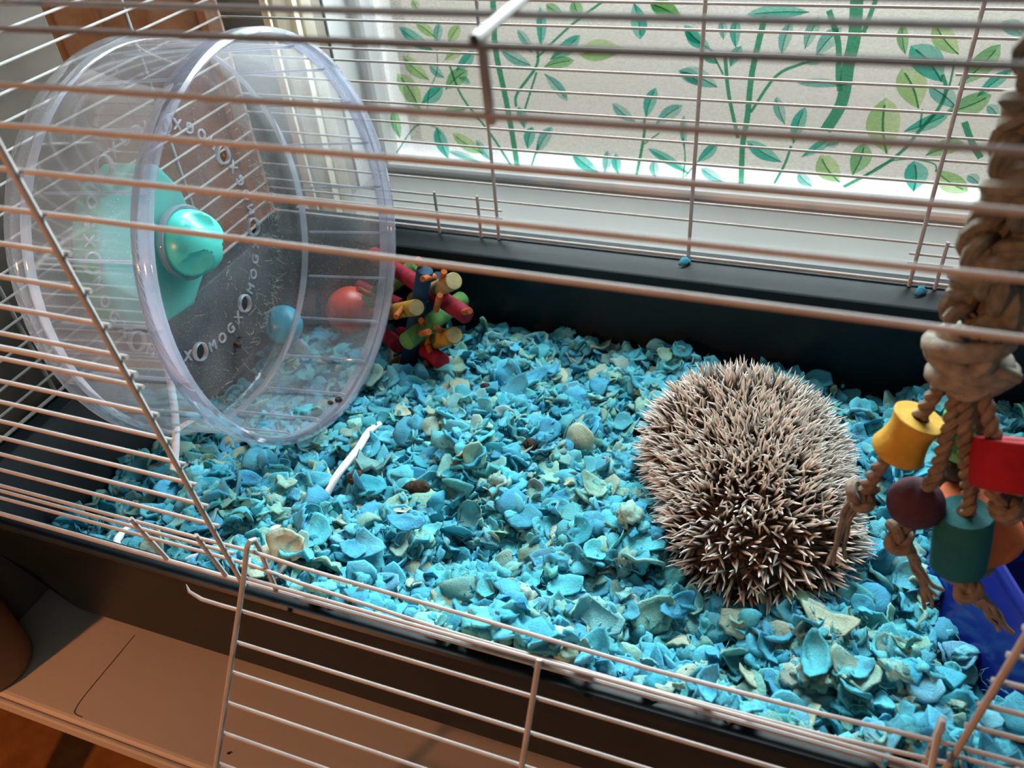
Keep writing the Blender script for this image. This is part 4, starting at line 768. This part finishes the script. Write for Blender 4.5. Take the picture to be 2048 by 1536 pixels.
# ---------------------------------------------------------------- hanging rope toy
rt = thing('hanging_rope_toy', 'thick braided jute rope hanging from the roof with knotted cords and painted beads', 'rope toy', (.4120, .100, .3655))
ax0, ay0 = .4120, .100
zt = np.linspace(.3685, .2120, 70)
for s in range(4):
    sg = 1 if s < 2 else -1; P = []
    for i, z in enumerate(zt):
        w_ = 2*np.pi*(.3685-z)/.078; t = sg*w_ + np.pi*(s % 2) + (0 if s < 2 else np.pi/2); k = .0112 + .0018*math.cos(2*w_+s*1.57); P.append((ax0+k*math.cos(t), ay0+k*math.sin(t)*.85, z))
    P = np.array(P); rr = .0080*(1+.05*np.sin(np.arange(len(P))*.9+s)); o = part('braid_strand', MB().tube(P, rr*.72, 10), m_rope, rt)
    for e in range(3):      # the yarns twisted into the strand
        off = []; 
        for i in range(len(P)):
            T_ = P[min(i+1, len(P)-1)]-P[max(i-1, 0)]; T_ /= np.linalg.norm(T_); a_ = np.cross(T_, [0, 1, 0]); a_ /= np.linalg.norm(a_); b_ = np.cross(T_, a_); t = i*.55+e*2.094; off.append(P[i]+.0048*(math.cos(t)*a_+math.sin(t)*b_))
        part('yarn', MB().tube(off, .0036, 7), m_rope, o)
def cord(pts, r, name='cord', m_=None, parent=None, label=None, tw=.013, n=8):
    Pm = smooth_path(pts, n); L = np.concatenate([[0], np.cumsum(np.linalg.norm(np.diff(Pm, axis=0), axis=1))]); b = MB()
    k = max(12, int(L[-1]/.0016)); sI = np.linspace(0, L[-1], k); Q = np.stack([np.interp(sI, L, Pm[:, j]) for j in range(3)], 1)
    T_ = np.gradient(Q, axis=0); T_ /= np.linalg.norm(T_, axis=1)[:, None]; u_ = np.cross(T_[0], [.3, .8, .5]); u_ /= np.linalg.norm(u_); U = []
    for i in range(k): u_ = u_-T_[i]*(u_@T_[i]); u_ /= np.linalg.norm(u_); U.append(u_)
    U = np.array(U); Wv = np.cross(T_, U)
    for e in range(2):
        t = 2*np.pi*sI/tw+np.pi*e; b.tube(Q + .5*r*(np.cos(t)[:, None]*U+np.sin(t)[:, None]*Wv), r*.64, 8)
    return part(name, b, m_ or m_cord, parent or rt, label)
def knot(c, s, r, tilt, name='knot', m_=None, loops=1, label=None):
    th = np.linspace(0, 2*np.pi, 60, endpoint=False); K_ = np.stack([np.sin(th)+2*np.sin(2*th), np.cos(th)-2*np.cos(2*th), -1.3*np.sin(3*th)], 1)*s/3
    R_ = np.array(Quaternion((tilt[0], tilt[1], tilt[2]), tilt[3]).to_matrix()); return part(name, MB().tube(K_@R_.T+np.array(c), r, 8, closed=True), m_ or m_cord, rt, label)
# the big gathering knot
for (c, s, r, tl) in (((.4095, .0985, .1990), .0125, .0046, (1, .2, .3, .5)), ((.4115, .0985, .1910), .0125, .0046, (.2, 1, .3, 1.2)), ((.4120, .0990, .1860), .0130, .0045, (.1, .3, 1, .4))): knot(c, s, r, tl, 'gathering_knot', m_knot)
for (c, rx, ry, tz, r) in (((.4080, .0985, .2020), .0145, .0110, .25, .0050), ((.4105, .0985, .1930), .0150, .0115, -.18, .0052), ((.4135, .0985, .1850), .0152, .0110, .22, .0048)):
    th = np.linspace(0, 2*np.pi, 40, endpoint=False); part('knot_turn', MB().tube(np.stack([c[0]+rx*np.cos(th), c[1]+ry*np.sin(th), c[2]+tz*rx*np.cos(th+.4)], 1), r, 9, closed=True), m_knot, rt)
part('knot_loop', MB().tube(smooth_path([(.4150, .0900, .1930), (.4230, .0890, .1940), (.4300, .0930, .1900), (.4290, .0960, .1855), (.4210, .0890, .1830), (.4130, .0880, .1830)], 6), .0030, 9), m_knot, rt)
cr = .0036
cord([(.4060, .100, .1850), (.4035, .100, .1790), (.4013, .100, .1676), (.3975, .100, .1500), (.3925, .098, .1310), (.3870, .097, .1208), (.3830, .096, .1020)], cr)
cord([(.4095, .099, .1850), (.4087, .098, .1780), (.4108, .093, .1563), (.4109, .089, .1276), (.4070, .087, .1080), (.4042, .086, .0850)], cr)
cord([(.4130, .099, .1850), (.4128, .096, .1790), (.4193, .090, .1478), (.4297, .088, .1122), (.4330, .087, .0850), (.4400, .086, .0620)], cr)
cord([(.4170, .100, .1850), (.4200, .099, .1770), (.4282, .089, .1598), (.4340, .084, .1450), (.4400, .083, .1280)], cr)
cord([(.4120, .104, .1850), (.4133, .108, .1716), (.4246, .120, .1400), (.4290, .126, .1180), (.4275, .1255, .1050)], cr)
cord([(.4150, .102, .1850), (.4179, .104, .1742), (.4311, .110, .1361), (.4340, .1110, .1050), (.4430, .110, .0720), (.4500, .108, .0560)], cr)
def bead(prof, a, c, m_, lab, hole=True):
    a, c = np.array(a), np.array(c); L = np.linalg.norm(c-a); dr = (c-a)/L; b = MB(); b.lathe([(r, t*L) for r, t in prof], a, dr, 36); o = part('bead', b, m_, rt, lab)
    if hole: b = MB(); b.lathe([(.0046, 0), (0, .0001)], c + dr*.0002, dr, 20); part('bead_bore', b, m_hole, o)
bead([(0, 0), (.0118, 0), (.0132, .05), (.0136, .12), (.0122, .30), (.0112, .52), (.0112, .72), (.0126, .92), (.0131, .98), (.0126, 1), (0, 1)], (.3918, .0975, .1280), (.3985, .1000, .1525), m_byel, 'yellow spool bead with flared ends')
b = MB(); b.ball((.4063, .0880, .1050), (.0143, .0143, .0133), 36, 24); part('bead', b, m_bpur, rt, 'dark purple ball bead')
bead([(0, 0), (.0118, 0), (.0138, .04), (.0141, .5), (.0137, .96), (.0128, 1), (0, 1)], (.4352, .0860, .0660), (.4298, .0880, .1052), m_bteal, 'teal cylinder bead with a pale top')
bead([(0, 0), (.0165, 0), (.0178, .05), (.0180, .5), (.0176, .95), (.0168, 1), (0, 1)], (.4408, .0770, .1365), (.4385, .0905, .1555), m_bred, 'dark red cylinder bead')
bead([(0, 0), (.0205, 0), (.0222, .06), (.0222, .25), (.0185, .55), (.0165, .85), (.0155, .97), (.0145, 1), (0, 1)], (.4478, .1080, .0640), (.4345, .1115, .0985), m_borg, 'orange flared spool bead')
bead([(0, 0), (.0110, 0), (.0125, .1), (.0132, .5), (.0118, .9), (.009, 1), (0, 1)], (.4295, .1265, .1120), (.4250, .1280, .1400), m_bgrn, 'green bead half hidden behind the cords')
def tail(pts, r, name='frayed_tail'):
    P_ = smooth_path(pts, 6); k = len(P_); b = MB(); q3 = np.random.default_rng(int(abs(pts[0][0])*1e5))
    for e in range(7):
        o_ = q3.normal(0, r*.45, 3); fl = q3.normal(0, r*1.1, 3); s_ = np.linspace(0, 1, k)[:, None]; b.tube(P_ + o_*(1-.2*s_) + fl*np.clip(s_-.55, 0, 1)**1.5*2.2 + .0004*np.sin(s_*14+e*2), np.linspace(r*.52, r*.25, k), 6)
    part(name, b, m_cord, rt)
for c, s, tl in (((.3812, .0955, .0960), .0078, (1, .3, .2, 1.2)), ((.4035, .0855, .0800), .0080, (.5, 1, .2, .9)), ((.4415, .0850, .0550), .0080, (.3, .5, 1, .6)), ((.4430, .0830, .1220), .0082, (1, .5, .3, .3)), ((.4275, .1255, .1030), .0070, (1, 0, .3, .8)), ((.4510, .1075, .0520), .0075, (.2, 1, .3, .5))):
    knot(c, s, .0029, tl, 'end_knot'); knot((c[0]+.001, c[1]-.001, c[2]-.003), s*.8, .0027, (tl[1], tl[2], tl[0], tl[3]+1), 'end_knot')
tail([(.3800, .0950, .0930), (.3756, .0930, .0807), (.3752, .0910, .0640), (.3736, .0890, .0469)], .0042)
tail([(.4060, .0850, .0770), (.4141, .0840, .0640), (.4200, .0820, .0540), (.4269, .0800, .0440)], .0042)
tail([(.4440, .0845, .0520), (.4526, .0830, .0448), (.4590, .0815, .0390), (.4650, .0800, .0320)], .0044)
tail([(.4460, .0830, .1200), (.4560, .0820, .1150), (.4640, .0820, .1060)], .0042)
tail([(.4270, .1255, .1000), (.4220, .1250, .0920), (.4200, .1240, .0830)], .0034)
